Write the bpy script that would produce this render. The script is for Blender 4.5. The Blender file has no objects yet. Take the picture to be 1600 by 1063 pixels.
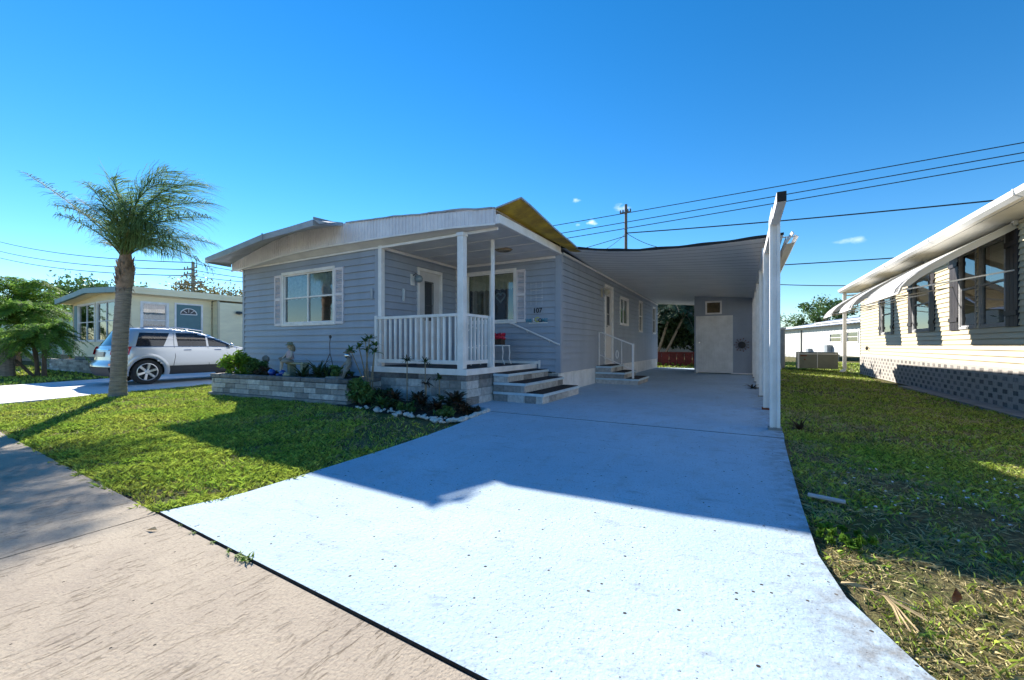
import bpy, bmesh, math, random
import numpy as np
from mathutils import Vector, Matrix, noise as mnoise
R = math.radians
random.seed(7); rng = np.random.default_rng(11)
scene = bpy.context.scene
col = scene.collection

# ---------------------------------------------------------------- camera
cam = bpy.data.cameras.new("camera"); camo = bpy.data.objects.new("camera", cam); col.objects.link(camo)
camo.location = (0, 0, 1.12); camo.rotation_euler = (R(90), 0, R(29.168))
cam.sensor_width = 36; cam.lens = 36 * 645 / 1600; cam.shift_y = 0.0053
cam.clip_start = .05; cam.clip_end = 2000
scene.camera = camo
# ---------------------------------------------------------------- light
SUN_AZ = 61.0      # degrees left of +Y
SUN_EL = 29.3
scene.view_settings.view_transform = 'Standard'; scene.view_settings.look = 'None'
scene.view_settings.exposure = 2.25; scene.view_settings.gamma = 1
scene.view_settings.use_curve_mapping = False
sun = bpy.data.lights.new("sun", 'SUN'); suno = bpy.data.objects.new("sun", sun); col.objects.link(suno)
sun.energy = 2.5; sun.angle = R(.53); sun.color = (1, .93, .82)
sd = Vector((-math.sin(R(SUN_AZ)) * math.cos(R(SUN_EL)), math.cos(R(SUN_AZ)) * math.cos(R(SUN_EL)), math.sin(R(SUN_EL))))
suno.rotation_euler = (-sd).to_track_quat('-Z', 'Y').to_euler()
world = bpy.data.worlds.new("World"); scene.world = world; world.use_nodes = True
nt = world.node_tree; nt.nodes.clear()
def N(t, ty, **kw):
    n = t.nodes.new(ty)
    for k, v in kw.items():
        setattr(n, k, v)
    return n
wo = N(nt, 'ShaderNodeOutputWorld'); bg = N(nt, 'ShaderNodeBackground')
sky = N(nt, 'ShaderNodeTexSky', sky_type='NISHITA', sun_disc=False)
sky.sun_elevation = R(SUN_EL); sky.sun_rotation = R(-SUN_AZ); sky.air_density = 1.0; sky.dust_density = 0.0; sky.ozone_density = 4.0
hs = N(nt, 'ShaderNodeHueSaturation'); hs.inputs['Saturation'].default_value = 1.3; hs.inputs['Value'].default_value = 1.0
tint = N(nt, 'ShaderNodeMixRGB', blend_type='MULTIPLY'); tint.inputs[0].default_value = 1; tint.inputs[2].default_value = (.69, .70, .70, 1)   # colour balance of the clear sky
nt.links.new(sky.outputs[0], tint.inputs[1]); nt.links.new(tint.outputs[0], hs.inputs['Color'])
tcw = N(nt, 'ShaderNodeTexCoord')
last = hs.outputs[0]
# a few small wisps of cloud, fixed in the sky
CAMY = 29.168
def skydir(px, py):
    f = 645.; th = R(CAMY)
    v = Vector((-math.sin(th) * f + math.cos(th) * (px - 800), math.cos(th) * f + math.sin(th) * (px - 800), 540 - py))
    return v.normalized()
ns = N(nt, 'ShaderNodeTexNoise'); ns.inputs['Scale'].default_value = 38; ns.inputs['Detail'].default_value = 6
mp = N(nt, 'ShaderNodeMapping'); mp.inputs['Scale'].default_value = (1, 1, 1.8)
nt.links.new(tcw.outputs['Generated'], mp.inputs[0]); nt.links.new(mp.outputs[0], ns.inputs['Vector'])
def mathn(t, op, a, b=None, clamp=False):
    n = N(t, 'ShaderNodeMath', operation=op); n.use_clamp = clamp
    for i, x in enumerate((a, b)):
        if x is None: continue
        if isinstance(x, (int, float)): n.inputs[i].default_value = x
        else: t.links.new(x, n.inputs[i])
    return n.outputs[0]
for (cx, cy, rr, st) in ((899, 312, .017, .55), (922, 348, .025, .9), (976, 325, .028, .6), (1318, 377, .020, .3), (1340, 375, .018, .3), (905, 352, .014, .5)):
    d = skydir(cx, cy)
    sub = N(nt, 'ShaderNodeVectorMath', operation='SUBTRACT'); sub.inputs[1].default_value = d
    nt.links.new(tcw.outputs['Generated'], sub.inputs[0])
    sc_ = N(nt, 'ShaderNodeVectorMath', operation='MULTIPLY'); sc_.inputs[1].default_value = (1, 1, 2.0)
    nt.links.new(sub.outputs[0], sc_.inputs[0])
    le = N(nt, 'ShaderNodeVectorMath', operation='LENGTH'); nt.links.new(sc_.outputs[0], le.inputs[0])
    fall = mathn(nt, 'SUBTRACT', 1.0, mathn(nt, 'DIVIDE', le.outputs['Value'], rr), True)
    k = mathn(nt, 'ADD', fall, mathn(nt, 'MULTIPLY', mathn(nt, 'SUBTRACT', ns.outputs['Fac'], .62), 3.0), True)
    k = mathn(nt, 'MULTIPLY', mathn(nt, 'MULTIPLY', k, mathn(nt, 'MULTIPLY', fall, 2.2, True)), st)
    mx = N(nt, 'ShaderNodeMixRGB'); nt.links.new(k, mx.inputs[0]); nt.links.new(last, mx.inputs[1]); mx.inputs[2].default_value = (6.2, 6.6, 7.2, 1)
    last = mx.outputs[0]
nt.links.new(last, bg.inputs[0]); bg.inputs[1].default_value = .0605
nt.links.new(bg.outputs[0], wo.inputs[0])

# ---------------------------------------------------------------- materials
M = {}
def mat(name, c, c2=None, rough=.6, metal=0, scale=8, detail=4, bump=0, bscale=None, rnd=0, spec=.5, lo=.35, hi=.65, stretch=(1, 1, 1), trans=0, ramp3=None, coat=0):
    m = bpy.data.materials.new(name); m.use_nodes = True; t = m.node_tree
    b = t.nodes['Principled BSDF']; b.inputs['Roughness'].default_value = rough; b.inputs['Metallic'].default_value = metal
    b.inputs['Specular IOR Level'].default_value = spec
    if coat: b.inputs['Coat Weight'].default_value = coat; b.inputs['Coat Roughness'].default_value = .05
    tc = N(t, 'ShaderNodeTexCoord'); mpn = N(t, 'ShaderNodeMapping'); mpn.inputs['Scale'].default_value = stretch
    t.links.new(tc.outputs['Object'], mpn.inputs[0])
    out = None
    if c2 is None: c2 = tuple(x * .86 for x in c)
    n = N(t, 'ShaderNodeTexNoise'); n.inputs['Scale'].default_value = scale; n.inputs['Detail'].default_value = detail; n.inputs['Roughness'].default_value = .62
    t.links.new(mpn.outputs[0], n.inputs['Vector'])
    r = N(t, 'ShaderNodeMapRange'); r.inputs[1].default_value = lo; r.inputs[2].default_value = hi
    t.links.new(n.outputs['Fac'], r.inputs[0])
    mx = N(t, 'ShaderNodeMixRGB'); t.links.new(r.outputs[0], mx.inputs[0]); mx.inputs[1].default_value = (*c, 1); mx.inputs[2].default_value = (*c2, 1)
    out = mx.outputs[0]
    if rnd:
        at = N(t, 'ShaderNodeAttribute'); at.attribute_name = 'rnd'
        h = N(t, 'ShaderNodeHueSaturation')
        v = mathn(t, 'ADD', mathn(t, 'MULTIPLY', mathn(t, 'SUBTRACT', at.outputs['Fac'], .5), rnd * 2), 1.0)
        t.links.new(v, h.inputs['Value']); t.links.new(out, h.inputs['Color']); out = h.outputs[0]
    t.links.new(out, b.inputs['Base Color'])
    if bump:
        n2 = N(t, 'ShaderNodeTexNoise'); n2.inputs['Scale'].default_value = bscale or scale * 4; n2.inputs['Detail'].default_value = 5
        t.links.new(mpn.outputs[0], n2.inputs['Vector'])
        bp = N(t, 'ShaderNodeBump'); bp.inputs['Strength'].default_value = min(1, bump * 20 if bump < .05 else 1); bp.inputs['Distance'].default_value = bump
        t.links.new(n2.outputs['Fac'], bp.inputs['Height']); t.links.new(bp.outputs[0], b.inputs['Normal'])
    if trans:
        # thin leaf: light comes through
        tr = N(t, 'ShaderNodeBsdfTranslucent'); t.links.new(out, tr.inputs[0])
        ms = N(t, 'ShaderNodeMixShader'); ms.inputs[0].default_value = trans
        t.links.new(b.outputs[0], ms.inputs[1]); t.links.new(tr.outputs[0], ms.inputs[2])
        t.links.new(ms.outputs[0], t.nodes['Material Output'].inputs[0])
    M[name] = m; return m
def glass(name, tint=(.8, .9, .92), ior=1.5, rough=.02, base=.25):
    m = bpy.data.materials.new(name); m.use_nodes = True; t = m.node_tree; t.nodes.clear()
    o = N(t, 'ShaderNodeOutputMaterial'); tr = N(t, 'ShaderNodeBsdfTransparent'); tr.inputs[0].default_value = (*tint, 1)
    gl = N(t, 'ShaderNodeBsdfGlossy'); gl.inputs['Roughness'].default_value = rough
    tcg = N(t, 'ShaderNodeTexCoord'); ng = N(t, 'ShaderNodeTexNoise'); ng.inputs['Scale'].default_value = 1.3
    t.links.new(tcg.outputs['Object'], ng.inputs['Vector'])
    bp = N(t, 'ShaderNodeBump'); bp.inputs['Strength'].default_value = .25; bp.inputs['Distance'].default_value = .01; t.links.new(ng.outputs['Fac'], bp.inputs['Height']); t.links.new(bp.outputs[0], gl.inputs['Normal'])
    fr = N(t, 'ShaderNodeFresnel'); fr.inputs[0].default_value = ior
    k = mathn(t, 'ADD', fr.outputs[0], base, True)
    ms = N(t, 'ShaderNodeMixShader'); t.links.new(k, ms.inputs[0]); t.links.new(tr.outputs[0], ms.inputs[1]); t.links.new(gl.outputs[0], ms.inputs[2])
    t.links.new(ms.outputs[0], o.inputs[0]); M[name] = m; return m

mat('siding', (.345, .395, .475), (.295, .34, .415), rough=.5, scale=1.6, detail=7, stretch=(1.6, 1.6, .5), bump=.0015, bscale=60)
mat('white_paint', (.86, .85, .85), (.70, .69, .68), rough=.45, scale=3, detail=6, bump=.001, bscale=40)
mat('fascia_white', (.80, .79, .82), (.66, .65, .69), rough=.42, scale=2.5, detail=6, bump=.001, bscale=30)
mat('grey_metal', (.36, .40, .45), (.28, .31, .35), rough=.4, metal=.0, scale=2.5, bump=.002, bscale=9)
mat('carport_pan', (.89, .88, .86), (.78, .77, .76), rough=.38, scale=1.4, stretch=(1, 3, 1), detail=7, bump=.001)
mat('ceiling', (.78, .76, .74), (.62, .61, .60), rough=.5, scale=1.6, detail=7)
mat('black_rubber_and_hollow', (.008, .008, .009), (.014, .014, .014), rough=.75, scale=20, bump=.002)
mat('mat_black', (.012, .010, .012), (.03, .025, .025), rough=.95, scale=60, bump=.004, bscale=200)
mat('yellow_board', (.62, .43, .04), (.30, .19, .03), rough=.7, scale=3.2, detail=9, bump=.006, bscale=14)
mat('torn_wood', (.42, .33, .22), (.16, .12, .08), rough=.85, scale=9, detail=7, bump=.01)
mat('block', (.46, .46, .45), (.30, .30, .30), rough=.9, scale=14, detail=7, bump=.02, bscale=28, rnd=.42)
mat('block_cap', (.20, .205, .21), (.11, .112, .12), rough=.9, scale=10, detail=7, bump=.02, bscale=30, rnd=.35)
mat('concrete_base', (.30, .30, .29), (.2, .2, .19), rough=.9, scale=6, detail=7, bump=.004)
mat('soil', (.045, .033, .024), (.02, .015, .012), rough=1, scale=9, detail=8, bump=.04, bscale=25)
mat('stone_white', (.66, .65, .61), (.30, .27, .23), rough=.9, scale=22, bump=.02, lo=.45, hi=.8)
mat('deck_floor', (.05, .055, .065), (.035, .04, .05), rough=.75, scale=8, bump=.003)
mat('step_paint', (.55, .68, .76), (.45, .58, .68), rough=.5, scale=6, bump=.001)
mat('trunk_palm', (.33, .29, .245), (.17, .15, .13), rough=.9, scale=5, detail=7, bump=.03, bscale=12, stretch=(1, 1, 7))
mat('boot_brown', (.36, .26, .19), (.16, .11, .08), rough=.9, scale=9, bump=.02)
mat('frond', (.11, .21, .09), (.17, .26, .10), rough=.7, spec=.06, scale=3, rnd=.35, trans=.52)
mat('frond_stem', (.12, .17, .05), (.09, .10, .04), rough=.7, spec=.1, scale=5)
mat('frond_bright', (.22, .36, .06), (.12, .25, .05), rough=.7, spec=.06, scale=3, rnd=.4, trans=.5)
mat('bush_bright', (.17, .30, .035), (.08, .17, .02), rough=.65, spec=.12, scale=3, rnd=.4, trans=.3)
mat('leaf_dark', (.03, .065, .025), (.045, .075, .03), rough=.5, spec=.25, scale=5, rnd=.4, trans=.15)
mat('leaf_mid', (.10, .19, .05), (.06, .12, .035), rough=.5, spec=.25, scale=5, rnd=.4, trans=.25)
mat('leaf_red', (.075, .035, .025), (.04, .05, .025), rough=.5, spec=.25, scale=9, rnd=.45, trans=.15)
mat('leaf_rust', (.26, .19, .07), (.13, .14, .05), rough=.6, scale=.8, rnd=.45, trans=.25)
mat('bark', (.16, .12, .085), (.08, .06, .045), rough=.95, scale=9, bump=.02, stretch=(1, 1, .3))
mat('stem_tan', (.30, .25, .17), (.2, .16, .11), rough=.8, scale=9)
mat('grass_green', (.18, .32, .035), (.40, .43, .075), rough=.55, scale=1.3, detail=7, rnd=.75, trans=.3, lo=.3, hi=.7)
mat('grass_dry', (.52, .44, .22), (.36, .30, .15), rough=.8, scale=2.2, rnd=.4, trans=.2)
mat('petal', (.75, .70, .78), (.7, .7, .75), rough=.6, scale=2)
mat('door_cream', (.62, .60, .60), (.55, .53, .52), rough=.45, scale=3)
mat('screen_dark', (.05, .05, .06), (.03, .03, .035), rough=.3, scale=30)
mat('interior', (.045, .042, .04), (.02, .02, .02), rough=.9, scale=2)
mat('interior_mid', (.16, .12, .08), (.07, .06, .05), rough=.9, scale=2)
mat('lace', (.62, .66, .68), (.42, .47, .52), rough=.9, scale=16, detail=3, trans=.3)
mat('curtain_tan', (.26, .21, .13), (.15, .12, .08), rough=.9, scale=6)
mat('valance', (.55, .50, .32), (.42, .38, .25), rough=.9, scale=9)
glass('window_glass', base=.16); glass('car_glass', tint=(.10, .13, .14), base=.05)
mat('shutter', (.76, .71, .74), (.66, .62, .66), rough=.5, scale=4)
mat('car_silver', (.56, .57, .59), (.55, .56, .58), rough=.28, metal=.55, scale=60, spec=.6, coat=.9)
mat('car_trim', (.035, .037, .04), (.03, .03, .033), rough=.6, scale=9)
mat('chrome', (.75, .75, .76), (.7, .7, .7), rough=.18, metal=1, scale=5)
mat('alloy', (.68, .69, .71), (.6, .6, .62), rough=.3, metal=.75, scale=5)
mat('tyre', (.018, .018, .018), (.026, .026, .026), rough=.85, scale=20, bump=.003)
mat('tail_red', (.55, .02, .03), (.4, .01, .02), rough=.15, scale=5, coat=.8)
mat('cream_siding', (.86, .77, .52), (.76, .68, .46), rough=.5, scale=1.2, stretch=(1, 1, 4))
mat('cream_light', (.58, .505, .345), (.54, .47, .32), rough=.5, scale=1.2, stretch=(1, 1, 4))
mat('teal_paint', (.09, .20, .22), (.08, .175, .20), rough=.5, scale=4)
mat('roof_teal', (.16, .29, .32), (.13, .24, .27), rough=.5, scale=3)
mat('roof_patchy', (.20, .18, .23), (.04, .04, .06), rough=.8, scale=2.5, detail=8, lo=.42, hi=.55)
mat('mint', (.48, .66, .60), (.36, .58, .52), rough=.6, scale=1.5)
mat('black_shutter', (.018, .017, .024), (.03, .028, .036), rough=.5, scale=12, bump=.003, stretch=(1, 1, .3))
mat('awning_white', (.60, .585, .54), (.52, .505, .46), rough=.45, scale=2.2, detail=6)
mat('awning_dark', (.16, .15, .15), (.10, .10, .10), rough=.6, scale=5)
mat('found_light', (.42, .39, .36), (.33, .31, .285), rough=.95, scale=22, detail=6, bump=.012, bscale=50)
mat('found_dark', (.21, .20, .195), (.13, .125, .12), rough=.95, scale=22, bump=.012, bscale=50, rnd=.4)
mat('gutter_white', (.80, .79, .77), (.70, .69, .66), rough=.4, scale=2)
mat('trailer', (.62, .62, .60), (.50, .50, .49), rough=.55, scale=1.2, detail=7)
mat('metal_roof', (.34, .40, .50), (.22, .26, .33), rough=.4, metal=.3, scale=1.5, detail=7)
mat('ac_green', (.16, .17, .13), (.13, .14, .11), rough=.5, scale=3)
mat('shed_grey', (.20, .24, .27), (.16, .19, .22), rough=.6, scale=3)
mat('rust', (.22, .07, .035), (.09, .03, .02), rough=.9, scale=12)
mat('red_fence', (.13, .016, .014), (.07, .01, .01), rough=.8, scale=3)
mat('pole_wood', (.16, .14, .12), (.10, .085, .07), rough=.9, scale=5, stretch=(1, 1, .15))
mat('pole_pale', (.36, .33, .24), (.28, .25, .19), rough=.9, scale=5, stretch=(1, 1, .15))
mat('wire', (.03, .03, .035), (.03, .03, .03), rough=.6)
mat('lamp_cream', (.55, .50, .38), (.45, .40, .30), rough=.5)
mat('lamp_dark', (.06, .065, .07), (.05, .05, .05), rough=.4)
mat('clear_grey', (.30, .36, .38), (.2, .25, .27), rough=.15)
mat('flower_red', (.65, .03, .07), (.45, .02, .05), rough=.6, scale=12, rnd=.3)
mat('basket', (.10, .055, .035), (.05, .03, .02), rough=.9, scale=12)
mat('statue_pink', (.55, .42, .46), (.45, .35, .38), rough=.7)
mat('statue_skin', (.50, .44, .38), (.42, .36, .30), rough=.7)
mat('statue_olive', (.20, .22, .15), (.14, .16, .10), rough=.8)
mat('statue_grey', (.30, .29, .26), (.18, .17, .15), rough=.75, bump=.004)
mat('silver', (.70, .72, .76), (.6, .6, .65), rough=.15, metal=.9)
mat('blue_glaze', (.03, .09, .40), (.02, .05, .25), rough=.15, coat=.6)
mat('bench_stone', (.34, .36, .26), (.25, .27, .19), rough=.8, bump=.004)
mat('sign_blue', (.06, .30, .42), (.05, .22, .35), rough=.5)
mat('sign_yellow', (.55, .55, .12), (.5, .5, .1), rough=.5)
mat('ink', (.012, .012, .02), (.015, .015, .02), rough=.5)
mat('thermo', (.55, .62, .66), (.5, .56, .6), rough=.3)
mat('dry_frond', (.46, .35, .19), (.30, .22, .11), rough=.8, scale=9)
mat('dead_leaf', (.24, .09, .05), (.15, .06, .04), rough=.8)
mat('plank', (.52, .47, .46), (.40, .36, .35), rough=.8, scale=6)
mat('blind', (.66, .66, .62), (.5, .5, .48), rough=.7, scale=3, stretch=(.2, .2, 30))
mat('wheel_ornament', (.25, .12, .11), (.1, .06, .06), rough=.6)
mat('shade_white', (.42, .43, .45), (.3, .31, .33), rough=.7)

# painted concrete of the driveway: pale blue paint, dark pits, dirt rubbed along the edges and tyre lanes
def drive_mat():
    m = bpy.data.materials.new('drive_paint'); m.use_nodes = True; t = m.node_tree; b = t.nodes['Principled BSDF']
    tc = N(t, 'ShaderNodeTexCoord')
    def noise(sc, det=5, st=(1, 1, 1), rough=.6):
        mpn = N(t, 'ShaderNodeMapping'); mpn.inputs['Scale'].default_value = st; t.links.new(tc.outputs['Object'], mpn.inputs[0])
        n = N(t, 'ShaderNodeTexNoise'); n.inputs['Scale'].default_value = sc; n.inputs['Detail'].default_value = det; n.inputs['Roughness'].default_value = rough
        t.links.new(mpn.outputs[0], n.inputs['Vector']); return n.outputs['Fac']
    def rng_(x, a, bb, c=0, d=1):
        r = N(t, 'ShaderNodeMapRange'); r.inputs[1].default_value = a; r.inputs[2].default_value = bb; r.inputs[3].default_value = c; r.inputs[4].default_value = d; t.links.new(x, r.inputs[0]); return r.outputs[0]
    def mix(f, a, bb):
        x = N(t, 'ShaderNodeMixRGB')
        for i, q in enumerate((f, a, bb)):
            if isinstance(q, tuple): x.inputs[i].default_value = q
            elif isinstance(q, (int, float)): x.inputs[i].default_value = q
            else: t.links.new(q, x.inputs[i])
        return x.outputs[0]
    c = mix(rng_(noise(.7, 6), .35, .65), (.48, .60, .70, 1), (.40, .52, .62, 1))
    c = mix(rng_(noise(5, 8, (1, .5, 1), .75), .5, .8), c, (.40, .46, .50, 1))
    # scuffs across the slab and worn grit
    c = mix(rng_(noise(3.2, 8, (1, 3, 1), .75), .56, .70, 0, .6), c, (.25, .27, .29, 1))
    c = mix(rng_(noise(70, 4, (1, 1, 1), .6), .56, .68, 0, .6), c, (.20, .22, .24, 1))
    vo = N(t, 'ShaderNodeTexVoronoi'); vo.inputs['Scale'].default_value = 11; vo.inputs['Randomness'].default_value = 1; t.links.new(tc.outputs['Object'], vo.inputs['Vector'])
    spots = mathn(t, 'MULTIPLY', mathn(t, 'LESS_THAN', vo.outputs['Distance'], .085), mathn(t, 'GREATER_THAN', noise(6, 3), .44))
    c = mix(spots, c, (.06, .055, .05, 1))
    vo2 = N(t, 'ShaderNodeTexVoronoi'); vo2.inputs['Scale'].default_value = 30; t.links.new(tc.outputs['Object'], vo2.inputs['Vector'])
    spots2 = mathn(t, 'MULTIPLY', mathn(t, 'LESS_THAN', vo2.outputs['Distance'], .10), mathn(t, 'GREATER_THAN', noise(2.5, 3), .44))
    c = mix(mathn(t, 'MULTIPLY', spots2, .9), c, (.10, .10, .11, 1))
    # rubbed paint in a band along the right edge
    sx = N(t, 'ShaderNodeSeparateXYZ'); t.links.new(tc.outputs['Object'], sx.inputs[0])
    e = mathn(t, 'MULTIPLY', rng_(sx.outputs[0], .10, .44), rng_(noise(9, 8), .38, .62))
    c = mix(mathn(t, 'MULTIPLY', e, .75), c, (.20, .18, .16, 1))
    e2 = mathn(t, 'MULTIPLY', rng_(sx.outputs[1], 1.25, 1.0), rng_(noise(14, 8), .35, .6)); c = mix(mathn(t, 'MULTIPLY', e2, .5), c, (.25, .26, .28, 1))
    t.links.new(c, b.inputs['Base Color']); b.inputs['Roughness'].default_value = .95; b.inputs['Specular IOR Level'].default_value = .06
    bp = N(t, 'ShaderNodeBump'); bp.inputs['Strength'].default_value = .7; bp.inputs['Distance'].default_value = .005
    h = mathn(t, 'SUBTRACT', noise(45, 3, (1, 1, 1), .5), mathn(t, 'MULTIPLY', spots2, .8))
    t.links.new(h, bp.inputs['Height']); t.links.new(bp.outputs[0], b.inputs['Normal'])
    M['drive_paint'] = m
drive_mat()
# broom-grooved beige concrete of the street
def road_mat():
    m = bpy.data.materials.new('street_concrete'); m.use_nodes = True; t = m.node_tree; b = t.nodes['Principled BSDF']
    tc = N(t, 'ShaderNodeTexCoord')
    def noise(sc, det=5, st=(1, 1, 1), rough=.6, dist=0):
        mpn = N(t, 'ShaderNodeMapping'); mpn.inputs['Scale'].default_value = st; mpn.inputs['Rotation'].default_value = (0, 0, R(3)); t.links.new(tc.outputs['Object'], mpn.inputs[0])
        n = N(t, 'ShaderNodeTexNoise'); n.inputs['Scale'].default_value = sc; n.inputs['Detail'].default_value = det; n.inputs['Roughness'].default_value = rough; n.inputs['Distortion'].default_value = dist
        t.links.new(mpn.outputs[0], n.inputs['Vector']); return n.outputs['Fac']
    def rng_(x, a, bb, c=0, d=1):
        r = N(t, 'ShaderNodeMapRange'); r.inputs[1].default_value = a; r.inputs[2].default_value = bb; r.inputs[3].default_value = c; r.inputs[4].default_value = d; t.links.new(x, r.inputs[0]); return r.outputs[0]
    def mix(f, a, bb):
        x = N(t, 'ShaderNodeMixRGB')
        for i, q in enumerate((f, a, bb)):
            if isinstance(q, tuple): x.inputs[i].default_value = q
            elif isinstance(q, (int, float)): x.inputs[i].default_value = q
            else: t.links.new(q, x.inputs[i])
        return x.outputs[0]
    c = mix(rng_(noise(.8, 6), .35, .65), (.46, .395, .31, 1), (.40, .34, .27, 1))
    c = mix(rng_(noise(90, 4, (1.6, .6, 1), .7), .48, .68, 0, .6), c, (.20, .165, .14, 1))
    c = mix(rng_(noise(3, 8, (1, 1, 1), .7), .45, .7, 0, .35), c, (.25, .21, .18, 1))
    groove = rng_(noise(6, 6, (7, 1.2, 1), .68, 1.1), .56, .66)
    groove = mathn(t, 'MULTIPLY', groove, rng_(noise(3.2, 5), .42, .6))
    c = mix(mathn(t, 'MULTIPLY', groove, .34), c, (.14, .115, .10, 1))
    vo = N(t, 'ShaderNodeTexVoronoi'); vo.inputs['Scale'].default_value = 9; t.links.new(tc.outputs['Object'], vo.inputs['Vector'])
    c = mix(mathn(t, 'LESS_THAN', vo.outputs['Distance'], .05), c, (.05, .045, .04, 1))
    t.links.new(c, b.inputs['Base Color']); b.inputs['Roughness'].default_value = .95; b.inputs['Specular IOR Level'].default_value = .08
    bp = N(t, 'ShaderNodeBump'); bp.inputs['Strength'].default_value = 1; bp.inputs['Distance'].default_value = .009
    h = mathn(t, 'SUBTRACT', mathn(t, 'MULTIPLY', noise(70, 5), .5), groove)
    t.links.new(h, bp.inputs['Height']); t.links.new(bp.outputs[0], b.inputs['Normal'])
    M['street_concrete'] = m
road_mat()
def ground_mat():
    m = bpy.data.materials.new('lawn_soil'); m.use_nodes = True; t = m.node_tree; b = t.nodes['Principled BSDF']
    tc = N(t, 'ShaderNodeTexCoord')
    def noise(sc, det=6, rough=.65):
        n = N(t, 'ShaderNodeTexNoise'); n.inputs['Scale'].default_value = sc; n.inputs['Detail'].default_value = det; n.inputs['Roughness'].default_value = rough
        t.links.new(tc.outputs['Object'], n.inputs['Vector']); return n.outputs['Fac']
    def mixn(f, a, bb):
        x = N(t, 'ShaderNodeMixRGB')
        for i, q in enumerate((f, a, bb)):
            if isinstance(q, tuple): x.inputs[i].default_value = q
            else: t.links.new(q, x.inputs[i])
        return x.outputs[0]
    def rg(x, a, bb):
        r = N(t, 'ShaderNodeMapRange'); r.inputs[1].default_value = a; r.inputs[2].default_value = bb; t.links.new(x, r.inputs[0]); return r.outputs[0]
    c = mixn(rg(noise(1.1), .40, .60), (.10, .14, .03, 1), (.26, .205, .11, 1))
    c = mixn(rg(noise(30), .42, .62), c, (.085, .07, .04, 1))
    t.links.new(c, b.inputs['Base Color']); b.inputs['Roughness'].default_value = .95; b.inputs['Specular IOR Level'].default_value = .1
    bp = N(t, 'ShaderNodeBump'); bp.inputs['Strength'].default_value = 1; bp.inputs['Distance'].default_value = .03
    t.links.new(noise(45), bp.inputs['Height']); t.links.new(bp.outputs[0], b.inputs['Normal'])
    M['lawn_soil'] = m
ground_mat()

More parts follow.
